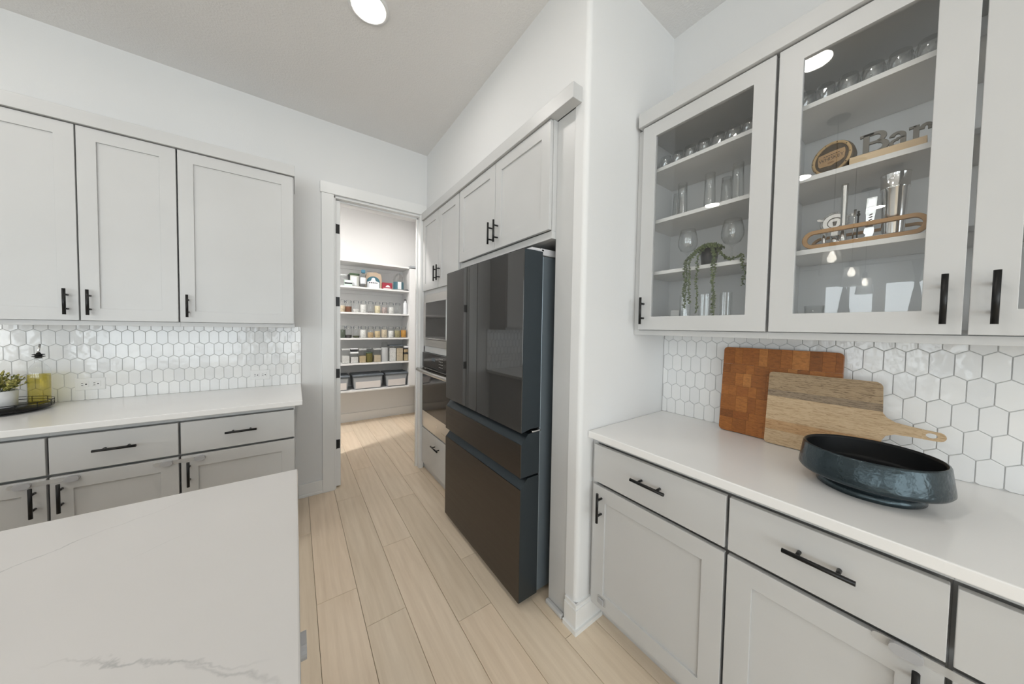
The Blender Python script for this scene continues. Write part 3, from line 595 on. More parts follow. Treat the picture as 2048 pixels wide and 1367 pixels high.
for i in range(6):
    pl = clip(clip(out, (1, lines[i]+.0001, 1), 1), (1, lines[i+1]-.0001, -1), 1)
    if i == 3:   # carries the handle: leave a slot round the hanging hole
        hc, hr = -.003, .0110; hole = [(hc+hr*math.cos(a*PI/24), .1435+.0078*math.sin(a*PI/24)) for a in range(48)]
        left = clip(pl, (0, hc-.018, -1), 1); endp = clip(pl, (0, hc-.018, 1), 1)
        MB(TP).prism(left, 0, .016).build('stave', mats[i], t)
        topz = [p for p in endp]; b = MB(TP); n_ = len(hole); outer = []
        for (hx, hy) in hole:   # match each hole point with the outline point along its ray
            an = math.atan2(hy-.1435, hx-hc); dx, dy = math.cos(an), math.sin(an); best = None
            for q in range(len(endp)):
                p, q2 = endp[q], endp[(q+1) % len(endp)]; ex, ey = q2[0]-p[0], q2[1]-p[1]; den = dx*ey-dy*ex
                if abs(den) < 1e-12: continue
                tt = ((p[0]-hc)*ey-(p[1]-.1435)*ex)/den; ss = ((p[0]-hc)*dy-(p[1]-.1435)*dx)/den
                if tt > 0 and -1e-6 <= ss <= 1+1e-6 and (best is None or tt < best): best = tt
            best = best or .014; outer.append((hc+dx*best, .1435+dy*best))
        vs = [(*p, z) for z in (0, .016) for P in (outer, hole) for p in P]; fs = []
        for k in range(n_):
            j = (k+1) % n_; fs += [(k, j, n_+j, n_+k), (2*n_+k, 3*n_+k, 3*n_+j, 2*n_+j), (k, 2*n_+k, 2*n_+j, j), (n_+k, n_+j, 3*n_+j, 3*n_+k)]
        b.add(vs, fs).build('handle_end', mats[i], t)
    else: MB(TP).prism(pl, 0, .016).build('stave', mats[i], t)
cxb, cyb = 1.393, .108
t = thing('footed_bowl', 'large black-teal glazed bowl on a low foot on the bar worktop', 'bowl', (cxb, cyb, .914))
prof = [(.0, .0), (.104, .0), (.1075, .003), (.1075, .013), (.103, .020), (.096, .026), (.098, .034), (.128, .0375), (.146, .040), (.150, .046), (.1495, .053), (.1415, .113), (.1395, .117), (.1365, .118)]
MB().lathe(prof, (cxb, cyb, .9142), 72, caps=False).build('outer', 'bowl_glaze', t)
MB().lathe([(.1365, .118), (.134, .1165), (.132, .110), (.138, .062), (.130, .050), (.0, .046)], (cxb, cyb, .9142), 72, caps=False).build('inside', 'bowl_inside', t)

# ------------------------------------------------------------------ glassware in the bar cabinets
Z4, Z3, Z2, Z1 = 2.1685, 1.9185, 1.6665, 1.3732
def tumbler_mesh():
    prof = [(.013, 0), (.017, .004), (.0215, .016), (.0245, .030), (.0258, .044), (.0255, .058), (.0238, .070), (.0225, .078)]
    b = MB().lathe(prof, (0, 0, 0), 20, smooth=False, caps=True, wob=lambda k, i: 1.09 if (k+i) % 2 and 0 < i < 6 else 1.0)
    b.f.pop(); b.sm.pop()
    b.lathe([(.0215, .078), (.0225, .070), (.0238, .05), (.0228, .032), (.016, .012), (.0, .010)], (0, 0, 0), 20, caps=False); return b
ords = ['first', 'second', 'third', 'fourth', 'fifth', 'sixth', 'seventh']
t0 = None
def put(proto, loc, lab):
    return dup(proto, loc, lab)
def make_tumbler(loc, lab):
    global t0
    if t0 is None:
        t0 = tumbler_mesh().build('crystal_tumbler', 'crystal', org=(0, 0, 0)); t0.location = loc; tag(t0, lab, 'glass', 'crystal tumblers on the top shelves'); return
    put(t0, loc, lab)
for i, y in enumerate((.827, .768, .711, .652, .594, .536, .478)): make_tumbler((1.535, y, Z4), 'cut crystal tumbler, %s from the stub wall on the top shelf of the plant cabinet' % ords[i])
for i, y in enumerate((.312, .262, .208, .154, .100, .046)): make_tumbler((1.535, y, Z4), 'cut crystal tumbler, %s from the left on the shelf above the Bar sign' % ords[i])
hp = None
def highball(loc, lab, hgt=.165, r=.021):
    global hp
    if hp is None:
        prof = [(.0, 0), (r*.96, 0), (r*1.04, .006), (r*1.08, .04), (r, .10), (r*.93, hgt), (r*.87, hgt), (r*.93, .10), (r*1.0, .04), (r*.93, .014), (.0, .012)]
        hp = MB().lathe(prof, (0, 0, 0), 28, caps=False, wob=lambda k, i: 1+.012*math.sin(k*2.7+i*1.9)).build('highball_glass', 'glassware', org=(0, 0, 0)); hp.location = loc; tag(hp, lab, 'glass', 'tall glasses on the third shelf'); return
    put(hp, loc, lab)
highball((1.53, .738, Z3), 'tall clear highball glass on the left of the third shelf'); highball((1.53, .619, Z3), 'tall clear highball glass in the middle above the reflected lamp'); highball((1.53, .513, Z3), 'tall clear highball glass on the right of the third shelf')
highball((1.63, .59, Z3), 'tall clear glass standing behind, between middle and right highballs'); highball((1.63, .81, Z3), 'tall clear glass standing behind the left highball')
def wine(loc, lab):
    prof = [(.0, 0), (.034, 0), (.034, .0015), (.006, .006), (.0032, .014), (.003, .078), (.008, .086), (.030, .100), (.041, .122), (.0425, .142), (.038, .170), (.032, .198), (.0312, .198), (.037, .170), (.0412, .142), (.040, .123), (.029, .102), (.0, .089)]
    o = MB().lathe(prof, (0, 0, 0), 32, caps=False).build('wine_glass', 'glassware', org=(0, 0, 0)); o.location = loc; tag(o, lab, 'glass', 'wine glasses')
wine((1.565, .722, Z2), 'large wine glass left of the trailing plant'); wine((1.565, .537, Z2), 'large wine glass right of the trailing plant')
def ribbed(loc, lab):
    b = MB(); prof = [(.0, 0), (.0205, 0), (.022, .004), (.0225, .168), (.021, .168), (.020, .012), (.0, .010)]
    b.lathe(prof, (0, 0, 0), 40, caps=False, smooth=False, wob=lambda k, i: 1.05 if k % 2 and i in (1, 2, 3) else .985)
    o = b.build('ribbed_glass', 'glassware', org=(0, 0, 0)); o.location = loc; tag(o, lab, 'glass', 'ribbed glasses on the bottom shelf')
ribbed((1.50, .612, Z1), 'ribbed clear glass on the bottom shelf between the two middle plant strands'); ribbed((1.50, .530, Z1), 'ribbed clear glass at the right end of the bottom shelf'); ribbed((1.50, .694, Z1), 'ribbed clear glass on the bottom shelf behind the left plant strands')
o = MB().lathe([(.0, 0), (.018, 0), (.024, .05), (.0265, .10), (.0255, .10), (.023, .05), (.017, .006), (.0, .005)], (0, 0, 0), 24, caps=False).build('stemless_glass', 'glassware', org=(0, 0, 0)); o.location = (1.52, .262, Z1); tag(o, 'small clear glass at the bottom left behind the door with the reflected pendants', 'glass')
o = MB().box(-.022, .022, -.020, .020, 0, .102).build('small_box', 'cabinet_paint', org=(0, 0, 0), bev=.003); o.location = (1.53, .745, Z1); tag(o, 'small pale box in the left corner of the bottom shelf', 'box')
# trailing plant
vx, vy = 1.515, .606
t = thing('trailing_plant', 'trailing succulent in a black pot hanging over the shelf', 'plant', (vx, vy, Z2))
MB().lathe([(.0, 0), (.027, 0), (.029, .003), (.036, .075), (.034, .075), (.031, .066), (.0, .064)], (vx, vy, Z2), 28, caps=False).build('pot', 'black_metal', t)
rg = random.Random(5)
def bead(mb, p, r_, d):
    d = d.normalized(); q = Vector((0, 0, 1)) if abs(d.z) < .9 else Vector((1, 0, 0)); e1 = d.cross(q).normalized(); e2 = d.cross(e1)
    ring = [p+d*r_*.8+(e1*math.cos(a)+e2*math.sin(a))*r_*.62 for a in [k*PI/3 for k in range(6)]]
    mb.add([tuple(p)]+[tuple(x) for x in ring]+[tuple(p+d*r_*2.1)], [(0, 1+k, 1+(k+1) % 6) for k in range(6)]+[(7, 1+(k+1) % 6, 1+k) for k in range(6)], True)
def strand(path, name='trailing_stem', dens=1.0, spread=.006):
    b = MB(); pts = [Vector(p) for p in path]; b.tube(pts, .0009, 5)
    for i in range(len(pts)-1):
        seg = pts[i+1]-pts[i]; n = max(1, int(seg.length/.0024*dens))
        for k in range(n):
            p = pts[i]+seg*((k+rg.random())/n); d = Vector((rg.gauss(0, 1), rg.gauss(0, 1), rg.gauss(-.15, .6))); d.x = -abs(d.x) if rg.random() < .6 else d.x
            bead(b, p, rg.uniform(.0036, .0058), d)
    b.build(name, 'leaf_succulent', t)
def hang(y0, ys, zt, zb, x=1.444):
    top = [(vx-.02, vy+(ys-vy)*.3, Z2+.082), (vx-.045, vy+(ys-vy)*.75, Z2+.058), (x+.003, ys, Z2+.026), (x, ys, Z2+.0)]
    n = 8; return top+[(x+rg.gauss(0, .0015), ys+(y0-ys)*i/n+rg.gauss(0, .002), Z2-(Z2-zb)*i/n) for i in range(1, n+1)]
strand(hang(.672, .668, 0, 1.478)); strand(hang(.652, .655, 0, 1.497)); strand(hang(.674, .676, 0, 1.53)); strand(hang(.619, .625, 0, 1.458)); strand(hang(.552, .562, 0, 1.438)); strand(hang(.558, .556, 0, 1.452))
strand([(vx, vy-.02, Z2+.08), (vx-.02, vy-.05, Z2+.055), (vx-.03, vy-.075, Z2+.02), (vx-.03, vy-.095, Z2+.008)], spread=.01)
strand([(vx-.01, vy-.03, Z2+.075), (vx-.03, vy-.065, Z2+.03), (vx-.045, vy-.10, Z2+.008), (1.452, .475, Z2+.012), (1.446, .465, Z2+.012), (1.444, .458, Z2-.02), (1.444, .449, Z2-.06), (1.445, .456, Z2-.105)])
strand([(1.449, .472, Z2+.006), (1.446, .463, Z2+.018), (1.446, .456, Z2+.010)], dens=1.6)
b = MB()
for k in range(420):
    a = rg.uniform(0, 2*PI); r_ = .046*math.sqrt(rg.random()); bead(b, Vector((vx+r_*math.cos(a), vy+r_*math.sin(a)*1.2, Z2+.070+.026*(1-(r_/.046)**2))), rg.uniform(.004, .0062), Vector((rg.gauss(0, 1), rg.gauss(0, 1), 1)))
tag(b.build('crown', 'leaf_succulent', t), kind='stuff')

# ------------------------------------------------------------------ barrel plaque and Bar sign
def text_mesh(txt, size, F, n0, n1, m, parent, name='lettering', align='CENTER'):
    cu = bpy.data.curves.new('t', 'FONT'); cu.body = txt; cu.size = size; cu.align_x = align; cu.align_y = 'CENTER'; cu.resolution_u = 3
    ob = bpy.data.objects.new('t', cu); COL.objects.link(ob); dg = bpy.context.evaluated_depsgraph_get(); dg.update()
    me0 = ob.evaluated_get(dg).to_mesh(); b = MB(F); b.add([(v_.co.x, v_.co.y, n1) for v_ in me0.vertices], [tuple(p.vertices) for p in me0.polygons])
    ob.evaluated_get(dg).to_mesh_clear(); bpy.data.objects.remove(ob); bpy.data.curves.remove(cu); return b.build(name, m, parent)
BX, BY, BZ, BR = 1.500, .234, Z3+.0545, .052
t = thing('barrel_plaque', 'small round wooden barrel plaque engraved WHISKEY beside the Bar sign', 'plaque', (BX, BY, Z3))
tu = .32
def TBR(u, v, n): return (BX-n*math.cos(tu)-u*math.sin(tu)*1.0, BY-u*math.cos(tu)+n*math.sin(tu), BZ+v)
TQ = lambda x, y, z: TBR(y, z, x)
MB(TQ).lathe([(.046, -.040), (.052, -.022), (.0535, -.012), (.053, 0), (.046, 0)], (0, 0, 0), 40, 'x', wob=lambda k, i: 1+.014*math.sin(k*5.1+i)).build('barrel_side', 'bark', t)
MB(TQ).lathe([(.052, 0), (.0525, .004), (.046, .005), (.0445, .001), (.0445, -.004)], (0, 0, 0), 40, 'x', caps=False, wob=lambda k, i: 1+.01*math.sin(k*3.3)).build('rim', 'barrel_rim', t)
MB(TQ).lathe([(.0, -.003), (.045, -.003)], (0, 0, 0), 40, 'x', caps=False).build('face', 'barrel_dark', t)
sh = [(-.034, -.014), (-.030, -.020), (-.012, -.022), (.0, -.025), (.012, -.020), (.024, -.019), (.034, -.012), (.036, .008), (.034, .020), (.0, .022), (-.034, .020), (-.036, .006)]
MB(TBR).prism(sh, -.003, .002).build('name_plate', 'barrel_face', t)
text_mesh('WHISKEY', .0155, TBR, 0, .0024, 'ink', t); [MB(TBR).box(-.020+.0062*i, -.0155+.0062*i, .0105, .0125, .002, .0024).build('fine_print', 'ink', t) for i in range(7)]
MB(TBR).prism([(.009*math.cos(a*PI/8), -.014+.0028*math.sin(a*PI/8)) for a in range(16)], .002, .0024).build('oval_mark', 'barrel_dark', t)
for k in range(10): a = k*2*PI/10; MB(TQ).lathe([(.0, .0055), (.0016, .005), (.0018, .003)], (0, .0488*math.cos(a), .0488*math.sin(a)), 8, 'x').build('stud', 'black_metal', t)
t = thing('bar_sign', 'Bar sign of dark letters standing on a pale wood block', 'sign', (1.49, .115, Z3))
MB().box(1.474, 1.512, .040, .189, Z3+.0003, Z3+.0265).build('block', 'pale_wood', t, bev=.001)
LT = lambda u, v, n: (1.498-n, -u, Z3+.0255+v)
def arcs(cu, cv, rx, ry, a0, a1, n=14): return [(cu+rx*math.cos(a0+(a1-a0)*i/n), cv+ry*math.sin(a0+(a1-a0)*i/n)) for i in range(n+1)]
def band(cu, cv, rx, ry, w, a0, a1): return list(zip(arcs(cu, cv, rx, ry, a0, a1), arcs(cu, cv, rx-w, ry-w*.7, a0, a1)))
def strip(mb, prs, n0, n1):
    n = len(prs); vs = [(*p, z) for z in (n0, n1) for pr in prs for p in pr]; fs = []
    for i in range(n-1):
        a = 2*i; fs += [(a, a+1, a+3, a+2), (2*n+a, 2*n+a+2, 2*n+a+3, 2*n+a+1), (a, a+2, 2*n+a+2, 2*n+a), (a+1, 2*n+a+1, 2*n+a+3, a+3)]
    e = 2*(n-1); fs += [(0, 2*n, 2*n+1, 1), (e, e+1, 2*n+e+1, 2*n+e)]
    mb.add(vs, fs); return mb
B = MB(LT); hB = .066
B.box(-.163, -.150, 0, hB, 0, .008).box(-.170, -.140, 0, .008, 0, .008).box(-.170, -.140, hB-.008, hB, 0, .008)
B.box(-.151, -.134, hB-.0085, hB, 0, .008).box(-.151, -.134, .031, .0385, 0, .008).box(-.151, -.131, 0, .0085, 0, .008)
strip(B, band(-.135, .0485, .020, .0175, .0125, -PI/2, PI/2), 0, .008); strip(B, band(-.133, .0192, .0235, .0192, .0135, -PI/2, PI/2), 0, .008); B.build('letter', 'sign_metal', t, bev=.0008)
A = MB(LT); hA = .045
A.box(-.089, -.078, .004, .030, 0, .008).box(-.083, -.071, 0, .007, 0, .008); strip(A, band(-.0945, .0295, .0165, .0155, .0110, 0, PI*.93), 0, .008)
strip(A, band(-.0960, .0125, .0145, .0125, .0088, .35*PI, 1.75*PI), 0, .008); A.box(-.097, -.080, .0215, .0275, 0, .008); A.build('letter', 'sign_metal', t, bev=.0008)
R_ = MB(LT); R_.box(-.066, -.055, 0, hA, 0, .008).box(-.072, -.049, 0, .0065, 0, .008).box(-.074, -.060, hA-.0065, hA, 0, .008)
strip(R_, band(-.043, .0285, .0135, .0165, .0105, PI*.12, PI*.98), 0, .008); R_.box(-.0405, -.0300, .026, .036, 0, .008); R_.build('letter', 'sign_metal', t, bev=.0008)

# ------------------------------------------------------------------ bar tools
t = thing('bar_caddy', 'wooden loop-handled bar tool caddy on the second shelf', 'caddy', (1.53, .158, Z2))
def stadium(x, zc_, rz, y0, y1, n=14): return [(x, y1-rz+rz*math.sin(a), zc_+rz*math.cos(a)) for a in [i*PI/n for i in range(n+1)]]+[(x, y0+rz-rz*math.sin(a), zc_-rz*math.cos(a)) for a in [i*PI/n for i in range(n+1)]]
def flat_loop(x, y0, y1, z0, z1, w, d):
    O = stadium(0, (z0+z1)/2, (z1-z0)/2, y0, y1); I = stadium(0, (z0+z1)/2, (z1-z0)/2-w, y0+w, y1-w); n = len(O); b = MB()
    vs = [(xx, p[1], p[2]) for xx in (x, x+d) for P in (O, I) for p in P]; fs = []
    for i in range(n):
        j = (i+1) % n; fs += [(i, j, n+j, n+i), (2*n+i, 3*n+i, 3*n+j, 2*n+j), (i, 2*n+i, 2*n+j, j), (n+i, n+j, 3*n+j, 3*n+i)]
    return b.add(vs, fs)
flat_loop(1.464, .026, .292, Z2+.0005, Z2+.062, .0125, .014).build('front_handle', 'tray_wood', t, bev=.0015); flat_loop(1.590, .026, .292, Z2+.0005, Z2+.062, .0095, .010).build('back_handle', 'tray_wood', t, bev=.0015)
MB().box(1.474, 1.590, .045, .273, Z2+.0025, Z2+.0085).build('base', 'tray_wood', t); MB().tube([(1.467, .275, Z2+.0125), (1.467, .043, Z2+.0125)], .0022, 8).build('rod', 'chrome', t)
ZT = Z2+.009
t = thing('shaker_tin', 'polished steel cocktail shaker tin standing in the caddy', 'shaker', (1.53, .096, ZT))
MB().lathe([(.0, 0), (.0215, 0), (.0225, .003), (.0285, .150), (.0305, .152), (.0305, .156), (.0290, .158), (.0305, .195), (.0312, .197), (.030, .197), (.0285, .16), (.0215, .006), (.0, .005)], (1.53, .096, ZT), 40, caps=False).build('cup', 'chrome', t)
t = thing('muddler', 'steel muddler rod with wider top leaning in the caddy', 'muddler', (1.50, .197, ZT))
MB().lathe([(.0, 0), (.008, .0), (.009, .004), (.009, .020), (.0072, .028), (.0072, .10), (.0078, .15), (.0088, .19), (.0085, .196), (.0, .1965)], (1.50, .1985, ZT), 24, caps=False).build('rod', 'steel_tool', t)
t = thing('cocktail_strainer', 'round perforated cocktail strainer with coil spring and two tabs', 'strainer', (1.555, .226, ZT))
FS = lambda u, v, n: (1.555-n, .226-u, Z2+.098+v)
MB(FS).prism([(.030*math.cos(a*PI/20), .030*math.sin(a*PI/20)) for a in range(40)], 0, .002).build('plate', 'steel_tool', t)
coil = []
for k in range(260): a = PI*1.15-(PI*1.3)*k/259; coil.append(((.034+.0032*math.cos(k*.9))*math.cos(a), (.034+.0032*math.cos(k*.9))*math.sin(a), .002+.0032*math.sin(k*.9)))
MB(FS).tube(coil, .0007, 5).build('coil_spring', 'chrome', t)
MB(FS).prism([(.019*math.cos(a*PI/14), .019*math.sin(a*PI/14)) for a in range(28)], .002, .0026).build('face_cut', 'sign_metal', t); MB(FS).prism([(.0165*math.cos(a*PI/14), -.001+.0155*math.sin(a*PI/14)) for a in range(28)], .0026, .0032).build('face_disc', 'steel_tool', t)
MB(FS).prism([(-.006, .004), (.006, .004), (.003, -.011), (-.003, -.011)], .0032, .0037).build('face_mark', 'sign_metal', t)
for s in (-1, 1): MB(FS).prism([(s*.028, .010), (s*.043, .014), (s*.0455, .020), (s*.040, .022), (s*.027, .016)], 0, .002).build('tab', 'steel_tool', t, bev=.0006)
MB(FS).box(-.008, .008, -.088, -.028, -.001, .0012).build('handle', 'steel_tool', t)
t = thing('jigger', 'small steel double jigger at the left of the caddy', 'jigger', (1.495, .242, ZT))
MB().lathe([(.0, .0), (.0085, .0), (.0085, .001), (.0045, .021), (.0095, .049), (.0088, .049), (.0035, .023), (.0, .022)], (1.495, .242, ZT), 24, caps=False).build('cup', 'chrome', t)
t = thing('short_jigger', 'squat steel measuring cup beside the double jigger', 'jigger', (1.50, .218, ZT))
MB().lathe([(.0, .0), (.006, .0), (.009, .006), (.0105, .030), (.0098, .030), (.0, .004)], (1.50, .218, ZT), 24, caps=False).build('cup', 'steel_tool', t)
t = thing('bar_opener', 'flat steel bottle opener with dark engraved marks and figured foot', 'opener', (1.50, .145, ZT))
FO = lambda u, v, n: (1.502-n-v*.10, .1435-u-.05*v, ZT+v)
MB(FO).ring(-.0105, .0105, .082, .130, .0035, 0, .0022).build('opener_head', 'steel_tool', t); MB(FO).box(-.0075, .0075, .104, .127, .0, .0018).build('insert', 'chrome', t)
MB(FO).prism([(-.0095, .128), (-.010, .085), (-.0075, .05), (-.010, .036), (-.0115, .026), (-.006, .018), (-.010, .008), (-.012, 0), (.004, 0), (.007, .008), (.0105, .020), (.011, .032), (.0075, .045), (.0075, .05), (.010, .085), (.0105, .128)], -.0018, .0).build('blade', 'steel_tool', t, bev=.0004)
for i in range(3): MB(FO).prism([(-.004, .062+.008*i), (.003, .066+.008*i), (.005, .063+.008*i), (-.001, .060+.008*i)], .0, .0004).build('engraving', 'ink', t)
t = thing('bar_spoon', 'slim steel bar spoon handle standing in the caddy', 'spoon', (1.52, .177, ZT)); MB().tube([(1.52, .179, ZT), (1.52, .177, ZT+.07), (1.522, .1755, ZT+.112)], [.0014, .0022, .0034], 8).build('shaft', 'chrome', t)
t = thing('stir_stick', 'dark twisted stirring stick with a beaded tip in the caddy', 'stirrer', (1.53, .169, ZT)); MB().tube([(1.53, .171, ZT), (1.53, .169, ZT+.095)], .002, 8).lathe([(.0, -.006), (.004, -.003), (.0045, .002), (.002, .006), (.0038, .010), (.0, .0135)], (1.53, .169, ZT+.095), 12, caps=False).build('shaft', 'black_metal', t)

# ------------------------------------------------------------------ pantry
for i, (z, nm) in enumerate(((.488, 'lowest white pantry shelf, under the lidded bins'), (.848, 'white pantry shelf under the dry food containers'), (1.186, 'white pantry shelf under the lower jar row'), (1.526, 'white pantry shelf under the upper jar row'), (1.866, 'white pantry shelf under the coffee bag and jug'), (2.205, 'topmost empty white pantry shelf'))):
    tag(MB().box(-.54, 1.352 if i else 1.54, 4.45, 4.797, z, z+.022).build('pantry_shelf', 'pantry_shelf_paint', org=(.4, 4.6, z), bev=.0015), nm, 'shelf', 'pantry shelves')
    MBc = MB().box(-.54, 1.352, 4.777, 4.797, z-.045, z-.0005); MBc.build('shelf_cleat', 'pantry_shelf_paint', bpy.data.objects['pantry_shelf' if i == 0 else 'pantry_shelf.%03d' % i])
tag(MB().box(1.353, 1.548, 4.43, 4.449, .511, 2.204).box(1.353, 1.372, 4.449, 4.797, .511, 2.204).build('shelf_end_panel', 'pantry_shelf_paint', org=(1.45, 4.44, .51), bev=.0015), 'tall white panel closing the right end of the pantry shelves', 'panel')
o = MB().box(-.05, .05, -.06, .06, 0, .036).build('folded_cloth', 'bin_grey', org=(0, 0, 0), bev=.008); o.location = (1.43, 4.56, 2.2275); tag(o, 'small folded grey cloth on top of the pantry end panel', 'cloth')
def jar(loc, lab, content, fill, hgt=.150, first=[None]):
    t = thing('swing_top_jar', lab, 'jar', loc, 'pantry jars')
    x, y, z = loc; r_ = .039
    MB().lathe([(.0, 0), (r_-.003, 0), (r_, .004), (r_, .105), (r_*.94, .118), (r_*.72, .128), (r_*.70, .134)], loc, 20, caps=False).build('glass_body', 'jar_glass', t)
    MB().lathe([(r_*.70, .134), (r_*.76, .136), (r_*.76, .146), (r_*.6, .152), (.0, .153)], loc, 20, caps=False).build('lid', 'jar_glass', t)
    cl = MB()
    for s in (-1, 1): cl.tube([(x+s*r_*.70, y-.012, z+.124), (x+s*r_*.82, y-.014, z+.140), (x+s*r_*.66, y-.010, z+.156)], .0046, 6)
    cl.tube([(x-r_*.66, y-.010, z+.156), (x, y-.012, z+.158), (x+r_*.66, y-.010, z+.156)], .0016, 6); cl.build('clamp', 'lid_slate', t)
    if content: MB().lathe([(.0, .003), (r_-.0035, .003), (r_-.0025, .006), (r_-.0025, .006+.112*fill), (.0, .008+.112*fill)], loc, 18, caps=False).build('contents', content, t)
J1 = [('c_beige', .7, 'beige grain at the doorway edge'), ('c_brown', .62, 'dark brown spice'), ('c_white', .35, 'a little white powder'), ('c_white', .9, 'white sugar'), ('c_grey', .12, 'a thin grey layer'), ('c_cream', .85, 'cream coloured grain'), ('c_pink', .72, 'pinkish grey salt'), ('c_white', .75, 'white flakes'), (None, 0, 'nothing, the last of the row')]
for x, (c_, f_, n) in zip((.504, .578, .669, .758, .849, .938, 1.031, 1.119, 1.211), J1): jar((x, 4.53, 1.5485), 'clamp-lid glass jar on the upper jar shelf holding '+n, c_, f_)
J2 = [('c_herb', .9, 'green herbs at the doorway edge'), ('c_black', .28, 'a third of black beans'), ('c_green', .2, 'a little dark green seed'), ('c_white', .9, 'white rice'), ('c_tan', .6, 'tan pasta'), ('c_oat', .75, 'oat coloured grain'), ('c_beige', .92, 'pale beige flakes'), ('c_white', .8, 'white sugar near the right end'), ('c_mixed', .85, 'mixed green and brown lentils'), ('c_orange', .9, 'orange lentils')]
for x, (c_, f_, n) in zip((.504, .579, .669, .757, .849, .938, 1.028, 1.118, 1.208, 1.297), J2): jar((x, 4.53, 1.2085), 'clamp-lid glass jar on the lower jar shelf holding '+n, c_, f_)
# top shelf goods
ZP = 1.8885
t = thing('small_carton', 'small white carton with a black band on the coffee shelf', 'box', (.573, 4.50, ZP)); MB().box(.528, .618, 4.49, 4.53, ZP, ZP+.080).build('carton', 'mint', t, bev=.001); MB().box(.5275, .6185, 4.4885, 4.49, ZP+.028, ZP+.046).build('band', 'label_black', t); MB().box(.535, .612, 4.4885, 4.49, ZP+.048, ZP+.074).build('print', 'label_white', t)
t = thing('tea_tin', 'silver square tin with dark green rounded lid', 'tin', (.655, 4.60, ZP)); MB().box(.600, .712, 4.55, 4.66, ZP, ZP+.160).build('body', 'tin_silver', t, bev=.012, seg=3); MB().box(.590, .718, 4.545, 4.665, ZP+.158, ZP+.185).build('lid', 'lid_green', t, bev=.012, seg=3); MB().box(.612, .680, 4.5485, 4.55, ZP+.02, ZP+.14).build('label', 'label_white', t); MB().box(.583, .601, 4.56, 4.65, ZP+.05, ZP+.17).build('handle', 'lid_black', t, bev=.004)
t = thing('squeeze_bottle', 'clear squeeze bottle with blue cap left of the coffee bag', 'bottle', (.752, 4.50, ZP)); MB().lathe([(.0, 0), (.034, 0), (.036, .004), (.034, .05), (.036, .10), (.032, .15), (.022, .175), (.016, .185)], (.752, 4.50, ZP), 24).build('body', 'clear_plastic', t); MB().box(.728, .776, 4.478, 4.522, ZP+.19, ZP+.235).build('cap', 'cap_blue', t, bev=.006); MB().lathe([(.0335, .045), (.0345, .05), (.0365, .10), (.034, .130)], (.752, 4.50, ZP), 24, caps=False).build('label', 'label_white', t)
t = thing('coffee_bag', 'tan coffee bag with a white mountain on a teal arched label', 'bag', (.892, 4.56, ZP))
bgp = [(-.098, 0), (.098, 0), (.104, .10), (.098, .175), (.085, .205), (.045, .214), (.02, .226), (-.02, .214), (-.07, .218), (-.095, .195), (-.104, .10)]
MB(lambda u, v, n: (.892+u, 4.53-n, ZP+v)).prism(bgp, -.075, 0).build('sack', 'paper_tan', t, bev=.012, seg=3)
FB = lambda u, v, n: (.885+u, 4.5295-n, ZP+v)
MB(FB).prism([(-.085, .004), (.085, .004), (.085, .09)]+arcs(0, .09, .085, .075, 0, PI)[1:-1]+[(-.085, .09)], 0, .001).build('label', 'label_teal', t); MB(FB).prism([(-.078, .006), (.078, .006), (.078, .085), (.03, .105), (.018, .142), (.0, .148), (-.02, .138), (-.03, .105), (-.078, .085)], .001, .0015).build('mountain', 'label_white', t)
for i in range(5): MB(FB).box(-.055+.023*i, -.040+.023*i, .070, .083, .0015, .002).build('mark', 'label_black', t)
t = thing('red_box', 'dark red box with a white peak mark beside the coffee bag', 'box', (1.063, 4.52, ZP)); MB().box(.998, 1.128, 4.50, 4.58, ZP, ZP+.092).build('carton', 'box_red', t, bev=.001); FB2 = lambda u, v, n: (1.07+u, 4.4995-n, ZP+v); MB(FB2).prism([(-.035, .030), (.035, .030), (.012, .058), (-.012, .058)], 0, .0006).build('peak', 'label_white', t); MB(FB2).box(-.06, .05, .008, .014, 0, .0006).build('line', 'label_white', t)
t = thing('water_jug', 'translucent round-topped jug with a teal and white label', 'jug', (1.222, 4.53, ZP)); MB().lathe([(.0, 0), (.068, 0), (.072, .006), (.072, .14), (.066, .19), (.048, .222), (.02, .236), (.012, .246), (.0, .247)], (1.222, 4.53, ZP), 28, caps=False).build('body', 'jug_plastic', t)
for a0, a1, mm in ((1.05, 1.38, 'label_teal'), (1.38, 1.60, 'label_white'), (1.60, 1.95, 'label_teal')):
    b = MB(); n = 6; vs = [(1.222+.0726*math.cos(PI*(a0+(a1-a0)*i/n)), 4.53+.0726*math.sin(PI*(a0+(a1-a0)*i/n)), ZP+zz) for zz in (.012, .115) for i in range(n+1)]; b.add(vs, [(i, i+1, n+2+i, n+1+i) for i in range(n)]).build('label', mm, t)
t = thing('black_clip', 'small black clip lying at the right end of the coffee shelf', 'clip', (1.322, 4.49, ZP)); MB().prism([(-.034, 0), (.034, .0), (.034, .010), (.015, .017), (-.034, .008)], -.01, .01, F=lambda a, b, c: (1.318+a, 4.485+c, ZP+b)).build('body', 'label_black', t, bev=.002)
t = thing('glass_canister', 'clear tall canister at the doorway edge of the coffee shelf', 'canister', (.528, 4.58, ZP)); MB().lathe([(.0, 0), (.04, 0), (.042, .004), (.042, .135), (.040, .14)], (.528, 4.60, ZP), 24, caps=False).build('body', 'clear_plastic', t); MB().lathe([(.0425, .14), (.0425, .16), (.0, .162)], (.528, 4.60, ZP), 24).build('lid', 'frost', t)
